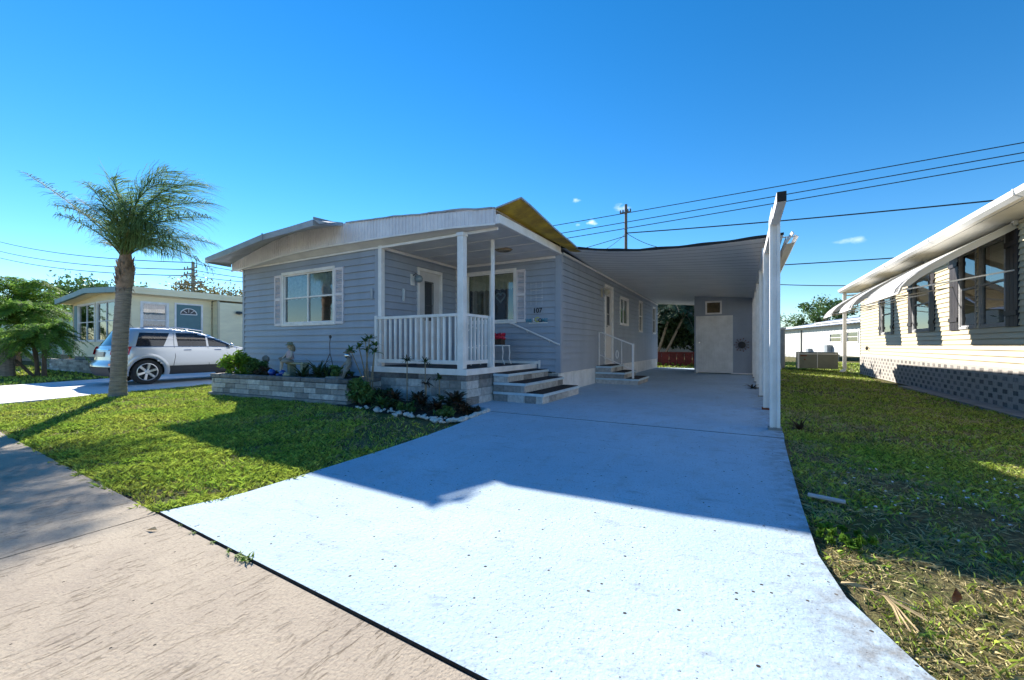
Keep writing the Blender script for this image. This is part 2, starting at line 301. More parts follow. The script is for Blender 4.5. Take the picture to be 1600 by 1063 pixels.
# ---------------------------------------------------------------- helpers
def root_of(o):
    while o.parent: o = o.parent
    return o
def thing(name, label, cat, loc=(0, 0, 0), group=None):
    o = bpy.data.objects.new(name, None); col.objects.link(o); o.location = loc; o.empty_display_size = .2
    o['label'] = label; o['category'] = cat
    if group: o['group'] = group
    return o
def tag(o, label, cat, group=None):
    o['label'] = label; o['category'] = cat
    if group: o['group'] = group
    return o
class MB:
    def __init__(s): s.v = []; s.f = []; s.r = []; s.T = None
    def frame(s, o, u, n):           # local (a along wall, b outward, c up)
        s.T = (Vector((o[0], o[1], o[2] if len(o) > 2 else 0)), Vector((u[0], u[1], 0)), Vector((n[0], n[1], 0))); return s
    def add(s, vs, fs, r=None):
        k = len(s.v)
        if s.T:
            o, u, n = s.T
            vs = [tuple(o + u * p[0] + n * p[1] + Vector((0, 0, p[2]))) for p in vs]
        s.v += [tuple(p) for p in vs]
        for f in fs:
            s.f.append(tuple(i + k for i in f)); s.r.append(random.random() if r is None else r)
        return s
    def box(s, x0, x1, y0, y1, z0, z1, r=None):
        if r is None: r = random.random()
        vs = [(x0, y0, z0), (x1, y0, z0), (x1, y1, z0), (x0, y1, z0), (x0, y0, z1), (x1, y0, z1), (x1, y1, z1), (x0, y1, z1)]
        return s.add(vs, [(0, 3, 2, 1), (4, 5, 6, 7), (0, 1, 5, 4), (1, 2, 6, 5), (2, 3, 7, 6), (3, 0, 4, 7)], r)
    def quad(s, a, b, c, d, r=None): return s.add([a, b, c, d], [(0, 1, 2, 3)], r)
    def bar(s, p, q, w, h, r=None):
        p = Vector(p); q = Vector(q); d = (q - p).normalized()
        up = Vector((0, 0, 1)) if abs(d.z) < .95 else Vector((0, 1, 0))
        a = d.cross(up).normalized(); b = a.cross(d).normalized()
        vs = []
        for e in (p, q):
            for (i, j) in ((-1, -1), (1, -1), (1, 1), (-1, 1)): vs.append(e + a * (i * w / 2) + b * (j * h / 2))
        return s.add(vs, [(0, 3, 2, 1), (4, 5, 6, 7), (0, 1, 5, 4), (1, 2, 6, 5), (2, 3, 7, 6), (3, 0, 4, 7)], random.random() if r is None else r)
    def tube(s, pts, rad, n=8, cap=True, r=None):
        pts = [Vector(p) for p in pts]; m = len(pts)
        if not hasattr(rad, '__len__'): rad = [rad] * m
        vs = []; fs = []; pa = None
        for i, p in enumerate(pts):
            d = (pts[min(i + 1, m - 1)] - pts[max(i - 1, 0)]).normalized()
            if pa is None:
                up = Vector((0, 0, 1)) if abs(d.z) < .9 else Vector((1, 0, 0)); a = d.cross(up).normalized()
            else: a = (pa - d * pa.dot(d)).normalized()
            pa = a; b = d.cross(a)
            for k in range(n):
                t = 2 * math.pi * k / n; vs.append(p + (a * math.cos(t) + b * math.sin(t)) * rad[i])
        for i in range(m - 1):
            for k in range(n):
                fs.append((i * n + k, i * n + (k + 1) % n, (i + 1) * n + (k + 1) % n, (i + 1) * n + k))
        if cap: fs.append(tuple(range(n))[::-1]); fs.append(tuple((m - 1) * n + k for k in range(n)))
        return s.add(vs, fs, random.random() if r is None else r)
    def lathe(s, c, prof, n=16, axis='z', cap=True):
        vs = []; fs = []
        for (rr, h) in prof:
            for k in range(n):
                t = 2 * math.pi * k / n; a, b = rr * math.cos(t), rr * math.sin(t)
                vs.append((c[0] + a, c[1] + b, c[2] + h) if axis == 'z' else ((c[0] + h, c[1] + a, c[2] + b) if axis == 'x' else (c[0] + a, c[1] + h, c[2] + b)))
        m = len(prof)
        for i in range(m - 1):
            for k in range(n): fs.append((i * n + k, i * n + (k + 1) % n, (i + 1) * n + (k + 1) % n, (i + 1) * n + k))
        if cap: fs.append(tuple(range(n))[::-1]); fs.append(tuple((m - 1) * n + k for k in range(n)))
        return s.add(vs, fs)
    def blob(s, c, rx, ry, rz, jit=.15, n=8, m=6, seed=0):
        vs = []; fs = []
        sd_ = Vector((seed * 3.1, seed * 1.7, 0))
        for i in range(m + 1):
            ph = math.pi * i / m
            for k in range(n):
                t = 2 * math.pi * k / n; d = Vector((math.sin(ph) * math.cos(t), math.sin(ph) * math.sin(t), math.cos(ph)))
                q = 1 + jit * mnoise.noise(d * 1.6 + sd_) * 2
                vs.append((c[0] + d.x * rx * q, c[1] + d.y * ry * q, c[2] + d.z * rz * q))
        for i in range(m):
            for k in range(n): fs.append((i * n + k, (i + 1) * n + k, (i + 1) * n + (k + 1) % n, i * n + (k + 1) % n))
        return s.add(vs, fs, random.random())
    def build(s, name, m, parent=None, smooth=False, bevel=0, kind=None, off=None):
        me = bpy.data.meshes.new(name)
        o0 = Vector((0, 0, 0))
        if parent: o0 = root_of(parent).location.copy()
        if off is not None: o0 = Vector(off)
        me.from_pydata([(p[0] - o0.x, p[1] - o0.y, p[2] - o0.z) for p in s.v], [], s.f)
        if s.r:
            at = me.attributes.new('rnd', 'FLOAT', 'FACE'); at.data.foreach_set('value', s.r)
        if smooth: me.polygons.foreach_set('use_smooth', [True] * len(me.polygons))
        me.materials.append(M[m]); me.update()
        o = bpy.data.objects.new(name, me); col.objects.link(o)
        if parent: o.parent = parent
        elif off is not None: o.location = off
        if bevel:
            b = o.modifiers.new('bevel', 'BEVEL'); b.width = bevel; b.segments = 2; b.limit_method = 'ANGLE'
        if kind: o['kind'] = kind
        return o
def npmesh(name, V, F, rnd, m, parent=None, kind=None, off=(0, 0, 0), smooth=False):
    """V (n,3); F (m,k) with k 3 or 4"""
    me = bpy.data.meshes.new(name); k = F.shape[1]
    V = V - np.array(off)
    me.vertices.add(len(V)); me.vertices.foreach_set('co', V.astype(np.float32).ravel())
    me.loops.add(F.size); me.loops.foreach_set('vertex_index', F.astype(np.int32).ravel())
    me.polygons.add(len(F)); me.polygons.foreach_set('loop_start', (np.arange(len(F)) * k).astype(np.int32))
    me.update(calc_edges=True)
    at = me.attributes.new('rnd', 'FLOAT', 'FACE'); at.data.foreach_set('value', rnd.astype(np.float32))
    me.materials.append(M[m]); me.validate()
    o = bpy.data.objects.new(name, me); col.objects.link(o)
    if parent: o.parent = parent
    elif tuple(off) != (0, 0, 0): o.location = off
    if kind: o['kind'] = kind
    return o
def copy_tree(o, parent=None):
    c = o.copy(); col.objects.link(c); c.parent = parent
    for ch in list(o.children): copy_tree(ch, c)
    return c

# ================================================================ SETTING
def gz(x, y):     # ground level: the right lawn falls gently to the neighbour's lot
    fx_ = np.clip((np.asarray(x) - .5) / 4.2, 0, 1); fy2 = np.clip((29 - np.asarray(y)) / 5, 0, 1) * np.clip((np.asarray(y) - .6) / 1.6, 0, 1)
    return -.03 - .20 * fx_ * fy2
gm = MB(); gx = [-900, -60, -14, .44, .5, 1, 1.6, 2.2, 2.8, 3.4, 4, 4.7, 6, 20, 900]; gy = [-900, -20, .6, .9, 1.2, 1.5, 1.8, 2.2, 3, 6, 12, 18, 24, 25, 26, 27, 28, 29, 40, 900]
gv = [(x_, y_, float(gz(x_, y_))) for y_ in gy for x_ in gx]; gm.add(gv, [(j * len(gx) + i, j * len(gx) + i + 1, (j + 1) * len(gx) + i + 1, (j + 1) * len(gx) + i) for j in range(len(gy) - 1) for i in range(len(gx) - 1)])
gm.build('ground', 'lawn_soil', kind='structure')
def road_y(x): return 1.25 - .0377 * (x + 3.36)
# street in slabs with open joints, broken at the driveway joints seen in the photograph
jx = [-60, -9.6, -7.36, -3.40, 3.2, 40]
sm_ = MB()
ex = [-60, -24.6, -9.3, -6.75, -3.40, 3.2, 60]
for a, b in zip(ex[:-1], ex[1:]):
    a2, b2 = a + .007, b - .007
    sm_.add([(a2, -12, .0), (b2, -12, .0), (b2, road_y(b) - .002, .0), (a2, road_y(a) - .002, .0), (a2, -12, -.05), (b2, -12, -.05), (b2, road_y(b) - .002, -.05), (a2, road_y(a) - .002, -.05)],
            [(0, 1, 2, 3), (3, 2, 6, 7), (1, 5, 6, 2), (0, 3, 7, 4)])
sm_.build('street', 'street_concrete', kind='structure')
g2 = MB(); g2.quad((-60, -12, -.024), (60, -12, -.024), (60, road_y(60) + .05, -.024), (-60, road_y(-60) + .05, -.024)); g2.build('street_joint_bed', 'soil', kind='structure')
# driveway
def left_edge(y):
    pts = [(1.0, -3.5), (1.27, -3.38), (1.7, -3.27), (2.26, -3.29), (3.2, -3.33), (4.4, -3.45), (5.3, -3.62), (5.9, -3.72), (6.4, -4.4)]
    ys, xs = zip(*pts); return float(np.interp(y, ys, xs))
def right_edge(y):
    pts = [(.9, 1.25), (1.35, .95), (1.87, .56), (2.3, .40), (2.7, .35), (3.6, .36), (5, .40), (6.2, .44), (30, .46)]
    ys, xs = zip(*pts); return float(np.interp(y, ys, xs))
d = MB()
ys = [1.15 + .01, 1.3, 1.5, 1.7, 1.9, 2.1, 2.3, 2.5, 2.7, 3.0, 3.5, 4.0, 4.5, 5.0, 5.3, 5.6, 5.87]
def slab(d, rows, z):
    n = len(rows)
    for i in range(n - 1):
        (y0a, y0b, l0, r0), (y1a, y1b, l1, r1) = rows[i], rows[i + 1]
        d.quad((l0, y0a, z), (r0, y0b, z), (r1, y1b, z), (l1, y1a, z), .5)
    for i in range(n - 1):
        (y0a, y0b, l0, r0), (y1a, y1b, l1, r1) = rows[i], rows[i + 1]
        d.quad((r0, y0b, z), (r0, y0b, -.04), (r1, y1b, -.04), (r1, y1b, z), .5)
        d.quad((l0, y0a, z), (l1, y1a, z), (l1, y1a, -.04), (l0, y0a, -.04), .5)
    (ya, yb, l, r) = rows[0]; d.quad((l, ya, z), (l, ya, -.04), (r, yb, -.04), (r, yb, z), .5)
rows = []
for y in ys:
    if y < 1.9:
        t = (y - ys[0]) / (1.9 - ys[0])
        ya = (road_y(-3.4) + .006) * (1 - t) + 1.9 * t; yb = (road_y(1.1) + .006) * (1 - t) + 1.9 * t
    else: ya = yb = y
    rows.append((ya, yb, left_edge(ya), right_edge(yb)))
slab(d, rows, .012)
rows2 = [(5.91, 5.91, left_edge(5.91), .44), (6.13, 6.13, -3.9, .45), (6.3, 6.3, -4.4, .45), (7.4, 7.4, -4.4, .45), (9.09, 9.09, -4.4, .45), (9.10, 9.10, -3.8, .45), (14, 14, -3.8, .46), (21.8, 21.8, -3.8, .46)]
slab(d, rows2, .012)
d.build('driveway', 'drive_paint', kind='structure')
js = MB(); js.box(-3.70, .43, 5.871, 5.909, -.03, .010, .5)
js.add([(-3.45, road_y(-3.45) + .002, -.004), (1.22, road_y(1.22) + .002, -.004), (1.22, road_y(1.22) + .0055, .0116), (-3.45, road_y(-3.45) + .0055, .0116)], [(0, 1, 2, 3)]); js.build('joint_strip', 'soil', kind='structure')
d = MB(); slab(d, [(1.9 + (y - 1.9), 1.9 + (y - 1.9), -17.6 - (y - 2) * .35, -12.45 - max(0, y - 2) * .26) for y in (1.9, 3, 4.2, 6.2, 9, 14)], .0)
slab(d, [(1.62, 1.62, -18.2, -11.3), (1.88, 1.88, -17.6, -12.40)], .0)
mat('drive_white', (.62, .64, .66), (.52, .54, .57), rough=.7, scale=2, detail=7, bump=.004, bscale=40)
d.build('neighbour_driveway', 'drive_white', kind='structure')

# ---------------------------------------------------------------- lawns: blades as one mesh each
def vnoise(x, y, s, seed=0):
    a = np.sin(x * s * 1.3 + seed) * np.cos(y * s * 1.1 - seed * 2) + .6 * np.sin(x * s * 2.9 + y * s * 1.7 + seed * 3) + .5 * np.cos(y * s * 3.7 - x * s * 2.3 + seed) + .35 * np.sin(x * s * 6.1 - y * s * 5.3 + seed * 5)
    return a / 2.2
def blades(name, x, y, h, w, lean, material, label_kind):
    z0 = gz(x, y)
    n = len(x); a = rng.uniform(0, 2 * np.pi, n); ld = rng.uniform(0, 2 * np.pi, n); hh = h * rng.uniform(.5, 1.25, n); ww = w * rng.uniform(.6, 1.3, n)
    ln = lean * rng.uniform(.1, 1.6, n) * hh
    ca, sa = np.cos(a) * ww / 2, np.sin(a) * ww / 2; lx, ly = np.cos(ld) * ln, np.sin(ld) * ln
    V = np.empty((n, 4, 3))
    V[:, 0] = np.stack([x - ca, y - sa, z0], 1)
    V[:, 1] = np.stack([x + ca, y + sa, z0], 1)
    V[:, 2] = np.stack([x + lx * .45 + ca * .8, y + ly * .45 + sa * .8, z0 + hh * .75], 1)
    V[:, 3] = np.stack([x + lx, y + ly, z0 + hh], 1)
    F = np.arange(n * 4).reshape(n, 4)
    F = F[:, [0, 1, 2, 3]]
    # split in an order that makes a bent blade: 0-1-2, 0-2-3
    F3 = np.concatenate([F[:, [0, 1, 2]], F[:, [0, 2, 3]]])
    rn = rng.random(n); return npmesh(name, V.reshape(-1, 3), F3, np.concatenate([rn, rn]), material, kind='stuff')
def scatter(dens, x0, x1, y0, y1): 
    n = int(dens * (x1 - x0) * (y1 - y0)); return rng.uniform(x0, x1, n), rng.uniform(y0, y1, n)
def in_left(x, y):
    ok = (y > 1.25 - .0377 * (x + 3.36) + .0 + .03 * np.sin(x * 9) + .02 * np.sin(x * 23)) & (x > -12.35 - .26 * np.maximum(y - 2, 0))
    le = np.interp(y, [1.0, 1.27, 1.7, 2.26, 3.2, 4.4, 5.3, 5.9, 6.4], [-3.5, -3.38, -3.27, -3.29, -3.33, -3.45, -3.62, -3.72, -4.4])
    ok &= x < le + .0 + .02 * np.sin(y * 13)
    plant = (x > -10.74) & (y > 4.96 + (x + 10.74) * .0887 - .03)
    bed = (x > -6.9) & (y > 5.15 - .22 * (x + 6.6) * .9 + .08 * np.sin(x * 5)) 
    ok &= ~plant & ~bed & (y < 6.3)
    return ok
def in_right(x, y):
    re = np.interp(y, [.9, 1.35, 1.87, 2.3, 2.7, 3.6, 5, 6.2, 30], [1.25, .95, .56, .40, .35, .36, .40, .44, .46])
    return (x > re + .03 + .03 * np.sin(y * 11)) & (x < 4.36) & (y > 1.25 - .0377 * (x + 3.36) + .02)
def lawn(name, fn, specs, bare, dry_bias):
    X = []; Y = []; H_ = []; W = []
    for dens, x0, x1, y0, y1, h, w in specs:
        x, y = scatter(dens, x0, x1, y0, y1); k = fn(x, y)
        nz = vnoise(x, y, 1.9, 1.0) + .7 * vnoise(x, y, 7.0, 4.0)
        thin = rng.random(len(x)) < np.clip(.92 + bare(x, y) + nz * .9, .10, 1)
        k &= thin; x, y, nz = x[k], y[k], nz[k]
        X.append(x); Y.append(y); H_.append(h * (1 + .35 * nz)); W.append(np.full(len(x), w))
    X = np.concatenate(X); Y = np.concatenate(Y); H_ = np.concatenate(H_); W = np.concatenate(W)
    pd = np.clip(.20 + dry_bias(X, Y) - .45 * vnoise(X, Y, 1.3, 9.0) + .25 * vnoise(X, Y, 5.0, 3.0), 0.05, .88); dry = rng.random(len(X)) < pd
    g = ~dry
    o = blades(name, X[g], Y[g], H_[g], W[g], .9, 'grass_green', None)
    o2 = blades(name + '_dry', X[dry], Y[dry], H_[dry] * .55, W[dry] * .7, 2.6, 'grass_dry', None)
    return o, o2
def bareL(x, y):   # worn ground in the shade beside the driveway and the bed
    return -1.1 * np.exp(-(((x + 4.3) / 1.0) ** 2 + ((y - 4.1) / .75) ** 2)) - .7 * np.exp(-(((x + 5.4) / 1.0) ** 2 + ((y - 4.6) / .5) ** 2)) - .6 * np.exp(-(((x + 3.6) / .5) ** 2 + ((y - 3.0) / .9) ** 2))
def bareR(x, y):
    return -.55 * np.exp(-(((x - .95) / .7) ** 2 + ((y - 3.5) / .85) ** 2)) - .15 * (y < 3) - .45 * np.exp(-(((x - .7) / .5) ** 2 + ((y - 4.8) / 1.3) ** 2))
lawn('lawn_grass', in_left, [(8000, -6.5, -3.2, 1.2, 3.0, .042, .0068), (3600, -9.2, -3.2, 1.2, 4.2, .048, .0095), (2300, -13.6, -3.2, 1.5, 6.3, .045, .013)], bareL, lambda x, y: 0 * x - bareL(x, y) * .3)
lawn('lawn_grass', in_right, [(13000, .3, 3.2, .9, 3.2, .034, .0055), (7500, .35, 4.36, 3.2, 6.5, .038, .0075), (1700, .4, 4.36, 6.5, 12, .045, .014), (520, .4, 4.36, 12, 26, .05, .028)], bareR, lambda x, y: (.42 * (y < 3.2) - bareR(x, y) * .35 + .22))
# farther grass: behind the carport, left of the neighbour's driveway
def far_ok(x, y): return ((y > 22.0) & (x > -9) & (x < 8)) | ((x < -17.9 - .35 * (y - 2)) & (x > -40) & (y > 1.7) & (y < 7)) 
x, y = scatter(60, -40, 8, 1.5, 34); k = far_ok(x, y); x = x[k]; y = y[k]
blades('far_grass', x, y, np.full(len(x), .07), np.full(len(x), .07), .9, 'grass_green', None)
# small weeds in the joint between driveway and street
wv = MB()
def sprig(mb, c, n, L, w):
    for i in range(n):
        a = random.uniform(0, 6.28); e = random.uniform(.3, 1.1); l = L * random.uniform(.5, 1.2)
        dx, dy = math.cos(a), math.sin(a); cx, cy, cz = c[0] + random.uniform(-1, 1) * L * .5, c[1] + random.uniform(-1, 1) * L * .4, c[2]
        p1 = (cx + dx * l * .5 * math.cos(e), cy + dy * l * .5 * math.cos(e), cz + l * .5 * math.sin(e) + .003)
        p2 = (cx + dx * l * math.cos(e * .6), cy + dy * l * math.cos(e * .6), cz + l * .6 * math.sin(e) + .003)
        px_, py_ = -dy * w / 2, dx * w / 2
        mb.add([(cx, cy, cz), (p1[0] + px_, p1[1] + py_, p1[2]), p2, (p1[0] - px_, p1[1] - py_, p1[2])], [(0, 1, 2, 3)])
for i, (wx, sz) in enumerate(((-2.86, .032), (-2.62, .028), (-2.42, .034), (-2.25, .05), (-3.05, .022), (-2.33, .04))):
    w_ = MB(); sprig(w_, (0, 0, 0), 26 if sz > .038 else 14, sz, sz * .2)
    o = w_.build('weed', 'bush_bright'); o.location = (wx, road_y(wx) - .005, -.004)
    tag(o, ['small weed in the street joint, second from the lawn', 'tiny weed in the middle of the street joint row', 'small weed left of the largest joint weed', 'largest green weed growing in the street joint', 'tiny weed in the street joint nearest the lawn', 'weed tuft touching the largest joint weed'][i], 'weed', 'weeds in the driveway joint')
# fallen white blossoms on the right lawn
n = 480; x = rng.uniform(.5, 3.4, n); y = rng.uniform(1.3, 5.4, n); k = (vnoise(x, y, 1.5, 2.0) + (x - 1.2) * .35 > -.05) & (x > .7); x = x[k]; y = y[k]; n = len(x)
V = []; F = []; 
for i in range(n):
    z = float(gz(x[i], y[i])) + rng.uniform(.025, .058)
    for q in range(3):
        a = rng.uniform(0, 6.28); s = rng.uniform(.004, .008); b = len(V)
        ex_ = np.array([math.cos(a), math.sin(a), rng.uniform(-.6, .6)]) * s; ey_ = np.array([-math.sin(a), math.cos(a), rng.uniform(-.6, .9)]) * s * .7
        c0 = np.array([x[i] + rng.uniform(-.006, .006), y[i], z])
        V += [c0 - ex_ - ey_, c0 + ex_ - ey_, c0 + ex_ + ey_, c0 - ex_ + ey_]; F.append([b, b + 1, b + 2, b + 3])
npmesh('fallen_blossoms', np.array(V), np.array(F), rng.random(len(F)), 'petal', kind='stuff')

# ================================================================ building pieces
WH = 3.26
def siding(mb, L, z0, z1, holes=(), ch=.155, dep=.034, u0=0):
    zs = set([z0, z1]); z = z0
    while z < z1: zs.add(round(z, 4)); z += ch
    for h in holes:
        for q in (h[2], h[3]):
            if z0 < q < z1: zs.add(q)
    zs = sorted(zs)
    def depth(z):
        t = ((z - z0) / ch) % 1.0
        return dep * (1 - t)
    for a, b in zip(zs[:-1], zs[1:]):
        if b - a < 1e-4: continue
        mid = (a + b) / 2; k = math.floor((mid - z0) / ch); za = z0 + k * ch
        da = dep * (1 - (a - za) / ch) + .002; db = dep * (1 - (b - za) / ch) + .002
        ints = [(u0, L)]
        for h in holes:
            if h[2] < mid < h[3]:
                new = []
                for (p, q) in ints:
                    if h[0] > p: new.append((p, min(q, h[0])))
                    if h[1] < q: new.append((max(p, h[1]), q))
                ints = [i for i in new if i[1] - i[0] > .001]
        for p, q in ints:
            mb.quad((p, da, a), (q, da, a), (q, db, b), (p, db, b), .5)
            if abs(a - za) < 1e-3: mb.quad((p, .0, a), (q, .0, a), (q, da, a), (p, da, a), .5)
            if abs(b - (za + ch)) < 1e-3 : pass
def slats(mb, u0, u1, z0, z1, b0, b1, n):
    h = (z1 - z0) / n
    for i in range(n):
        mb.add([(u0, b0, z0 + h * i), (u1, b0, z0 + h * i), (u1, b1, z0 + h * i + h * .15), (u0, b1, z0 + h * i + h * .15), (u0, b0, z0 + h * i + h * .95), (u1, b0, z0 + h * i + h * .95)],
               [(0, 1, 2, 3), (3, 2, 5, 4)])
def window(parent, fr, u0, u1, z0, z1, trim=.075, kind='hung', cols=2, curtain='lace', interior='interior', proud=.05, tm='white_paint', label=None, curt_h=.5):
    o, u, n = fr
    m = MB().frame(o, u, n)
    # outer trim, mitred end to end
    m.box(u0 - trim, u1 + trim, .0, proud, z1, z1 + trim); m.box(u0 - trim, u1 + trim, .0, proud, z0 - trim, z0)
    m.box(u0 - trim, u0, .0, proud - .002, z0, z1); m.box(u1, u1 + trim, .0, proud - .002, z0, z1)
    f = m.build('window', tm, parent, bevel=.006)
    if label: f['label'] = label
    s = MB().frame(o, u, n); b0, b1 = -.03, .012; t = .028
    s.box(u0, u1, b0, b1, z1 - t, z1); s.box(u0, u1, b0, b1, z0, z0 + t); s.box(u0, u0 + t, b0, b1, z0 + t, z1 - t); s.box(u1 - t, u1, b0, b1, z0 + t, z1 - t)
    for i in range(1, cols):
        c = u0 + (u1 - u0) * i / cols; s.box(c - .02, c + .02, b0, b1 + .003, z0 + t, z1 - t)
    if kind == 'hung':
        zm = (z0 + z1) / 2 + .02
        for i in range(cols):
            a = u0 + (u1 - u0) * i / cols + .025; b = u0 + (u1 - u0) * (i + 1) / cols - .025; s.box(a, b, b0, b1 - .004, zm - .018, zm + .018)
    s.build('sash', tm, f)
    g = MB().frame(o, u, n); g.quad((u0 + .01, -.015, z0 + .01), (u1 - .01, -.015, z0 + .01), (u1 - .01, -.015, z1 - .01), (u0 + .01, -.015, z1 - .01)); g.build('pane', 'window_glass', f)
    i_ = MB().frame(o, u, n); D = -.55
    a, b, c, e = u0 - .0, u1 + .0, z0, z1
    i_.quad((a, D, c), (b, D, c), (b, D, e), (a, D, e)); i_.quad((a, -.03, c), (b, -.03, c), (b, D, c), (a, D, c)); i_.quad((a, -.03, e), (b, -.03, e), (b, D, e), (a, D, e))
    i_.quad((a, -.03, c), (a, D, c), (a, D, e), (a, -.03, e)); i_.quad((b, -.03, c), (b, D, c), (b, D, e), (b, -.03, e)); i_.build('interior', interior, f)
    if curtain:
        cm = MB().frame(o, u, n); nn = 60; hgt = (z1 - z0) * curt_h; vs = []; fs = []
        for i in range(nn + 1):
            uu = u0 + .02 + (u1 - u0 - .04) * i / nn; w = .014 * math.sin(i * 1.1) + .006 * math.sin(i * 2.7)
            low = z1 - hgt + .02 * math.sin(i * .9)
            vs += [(uu, -.07 + w, z1 - .03), (uu, -.07 + w * 1.6, low)]
        for i in range(nn): fs.append((2 * i, 2 * i + 1, 2 * i + 3, 2 * i + 2))
        cm.add(vs, fs); cm.build('curtain', curtain, f)
    return f
def shutter(parent, fr, u0, u1, z0, z1, m='shutter', parts=2, label=None, louver=True):
    o, u, n = fr
    mb = MB().frame(o, u, n); b = .05; t = .035
    mb.box(u0, u0 + t, .0, b, z0, z1); mb.box(u1 - t, u1, .0, b, z0, z1)
    zs = [z0, (z0 + z1) / 2 + .03, z1]
    for z in (z0, zs[1] - .03, z1 - .06): mb.box(u0 + t, u1 - t, .0, b - .003, z, z + .06)
    slats(mb, u0 + t, u1 - t, z0 + .06, zs[1] - .03, .012, .04, 17); slats(mb, u0 + t, u1 - t, zs[1] + .03, z1 - .06, .012, .04, 15)
    s = mb.build('shutter', m, parent)
    if label: s['label'] = label
    return s
def blockwall(mb, fr, L, z0, z1, rows, bl=.30, dep=.05, jit=.01, u0=0):
    if fr: mb.frame(*fr)
    h = (z1 - z0) / rows
    for r in range(rows):
        u = u0 - (bl / 2 if r % 2 else 0) 
        while u < L:
            w = bl * random.choice([1, 1, .75, 1.2]); a = max(u, u0) + .003; b = min(u + w, L) - .003
            if b - a > .03:
                j = random.uniform(0, jit)
                mb.box(a, b, -.12, dep * 0 + j, z0 + r * h + .003, z0 + (r + 1) * h - .003)
            u += w

# ================================================================ MAIN HOUSE
XL, XR, XW = -12.1, -3.77, -3.77; XI = -6.8; YF, YB, YE = 6.4, 9.08, 21.8
house = thing('mobile_home', 'blue-grey mobile home number 107 with white railed porch and storm torn roof edge', 'house', (-8, 12, 0))
frF = ((XL, YF), (1, 0), (0, -1)); frD = ((XI, YF), (0, 1), (1, 0)); frP = ((XI, YB), (1, 0), (0, -1)); frS = ((XW, YB), (0, 1), (1, 0))
w = MB().frame(*frF); siding(w, 5.3, .44, WH, [(1.86, 3.76, 1.68, 2.90)]); w.build('wall', 'siding', house)
w = MB().frame(*frD); siding(w, 2.68, .69, WH, [(1.12, 2.0, .69, 2.97)]); w.build('wall', 'siding', house)
w = MB().frame(*frP); siding(w, 3.03, .69 - .2, WH, [(.38, 1.80, 1.75, 2.98)]); w.build('wall', 'siding', house)
sw_holes = [(3.55, 4.47, .55, 3.02), (5.42, 6.55, 1.90, 2.80), (8.45, 9.05, 1.72, 2.94), (11.42, 12.12, 1.72, 2.94)]
w = MB().frame(*frS); siding(w, YE - YB, .47, 3.32, sw_holes); w.build('wall', 'siding', house)
# hidden walls so no light leaks
w = MB(); w.quad((XL, YF, 0), (XL, YE, 0), (XL, YE, 3.35), (XL, YF, 3.35)); w.quad((XL, YE, 0), (XW, YE, 0), (XW, YE, 3.4), (XL, YE, 3.4)); w.build('rear_wall', 'siding', house)
# corner trims
for (x0, x1, y0, y1, z0, z1) in ((XL - .03, XL + .05, YF - .035, YF + .05, .44, WH), (XI - .16, XI - .045, YF - .032, YF + .0, .44, 3.24),
                                  (XW - .10, XW + .03, YB - .034, YB - .0, .47, 3.30), (XW + .0, XW + .034, YB + .001, YB + .10, .47, 3.30), (XW, XW + .03, YE - .10, YE, .3, 3.2)):
    t_ = MB(); t_.box(x0, x1, y0, y1, z0, z1); t_.build('corner_trim', 'siding', house)
t_ = MB()
t_.box(XI - .044, XI + .055, YF - .05, YF + .045, .62, 3.27)                       # white post at the porch corner
t_.box(XI + .001, XI + .035, YB - .05, YB - .012, .69, 3.23)
t_.box(XI + .02, XI + .05, YF + .046, YB - .03, 3.19, 3.245)
t_.box(XI + .04, XR - .1, YB - .06, YB - .025, 3.19, 3.245)
t_.box(XL + .05, XI - .05, YF - .05, YF - .025, 3.21, 3.245)
t_.bar((XW + .045, YB + .1, 3.31), (XW + .045, YE, 3.16), .03, .05)
t_.build('white_trim', 'white_paint', house)
# skirting of ribbed white metal
s = MB(); y = YB + .02
s.quad((XW - .02, YB + .0, 0), (XW - .02, YE, 0), (XW - .02, YE, .47), (XW - .02, YB, .47), .5)
while y < YE:
    s.box(XW - .018, XW + .004, y, y + .10, .01, .462, .5); y += .125
s.box(XW - .02, XW + .025, YB, YE, .455, .475, .5)
s.box(XW - .2, XW - .02, YB - .02, YB + .0, .0, .47, .5)
s.build('skirting', 'white_paint', house)
# windows and doors
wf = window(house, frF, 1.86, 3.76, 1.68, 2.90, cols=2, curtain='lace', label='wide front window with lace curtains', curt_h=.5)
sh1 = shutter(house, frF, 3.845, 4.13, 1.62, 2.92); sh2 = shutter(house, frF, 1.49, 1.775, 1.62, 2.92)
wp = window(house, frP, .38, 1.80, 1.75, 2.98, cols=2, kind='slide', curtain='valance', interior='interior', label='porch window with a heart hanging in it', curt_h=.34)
cm = MB().frame(*frP); vs = []; fs = []
for i in range(31):
    uu = .45 + .66 * i / 30; wv_ = .02 * math.sin(i * 1.25); vs += [(uu, -.12 + wv_, 2.9), (uu, -.12 + wv_, 1.77)]
for i in range(30): fs.append((2 * i, 2 * i + 1, 2 * i + 3, 2 * i + 2))
cm.add(vs, fs); cm.build('curtain', 'curtain_tan', wp)
ht = MB().frame(*frP); hp = []
for i in range(28):
    t = 2 * math.pi * i / 28; hx = 16 * math.sin(t) ** 3; hz = 13 * math.cos(t) - 5 * math.cos(2 * t) - 2 * math.cos(3 * t) - math.cos(4 * t)
    hp.append((1.37 + hx * .0085, -.045, 2.36 + hz * .0085))
hp.append(hp[0]); ht.tube(hp, .022, 6); ht.tube([(1.37, -.045, 2.45), (1.37, -.045, 2.62)], .004, 4); ho = ht.build('heart_wreath', 'clear_grey')
tag(ho, 'pale heart shaped wreath hanging inside the porch window', 'wreath')
shutter(house, frP, 1.88, 2.13, 1.70, 3.0); shutter(house, frP, .045, .30, 1.70, 3.0)
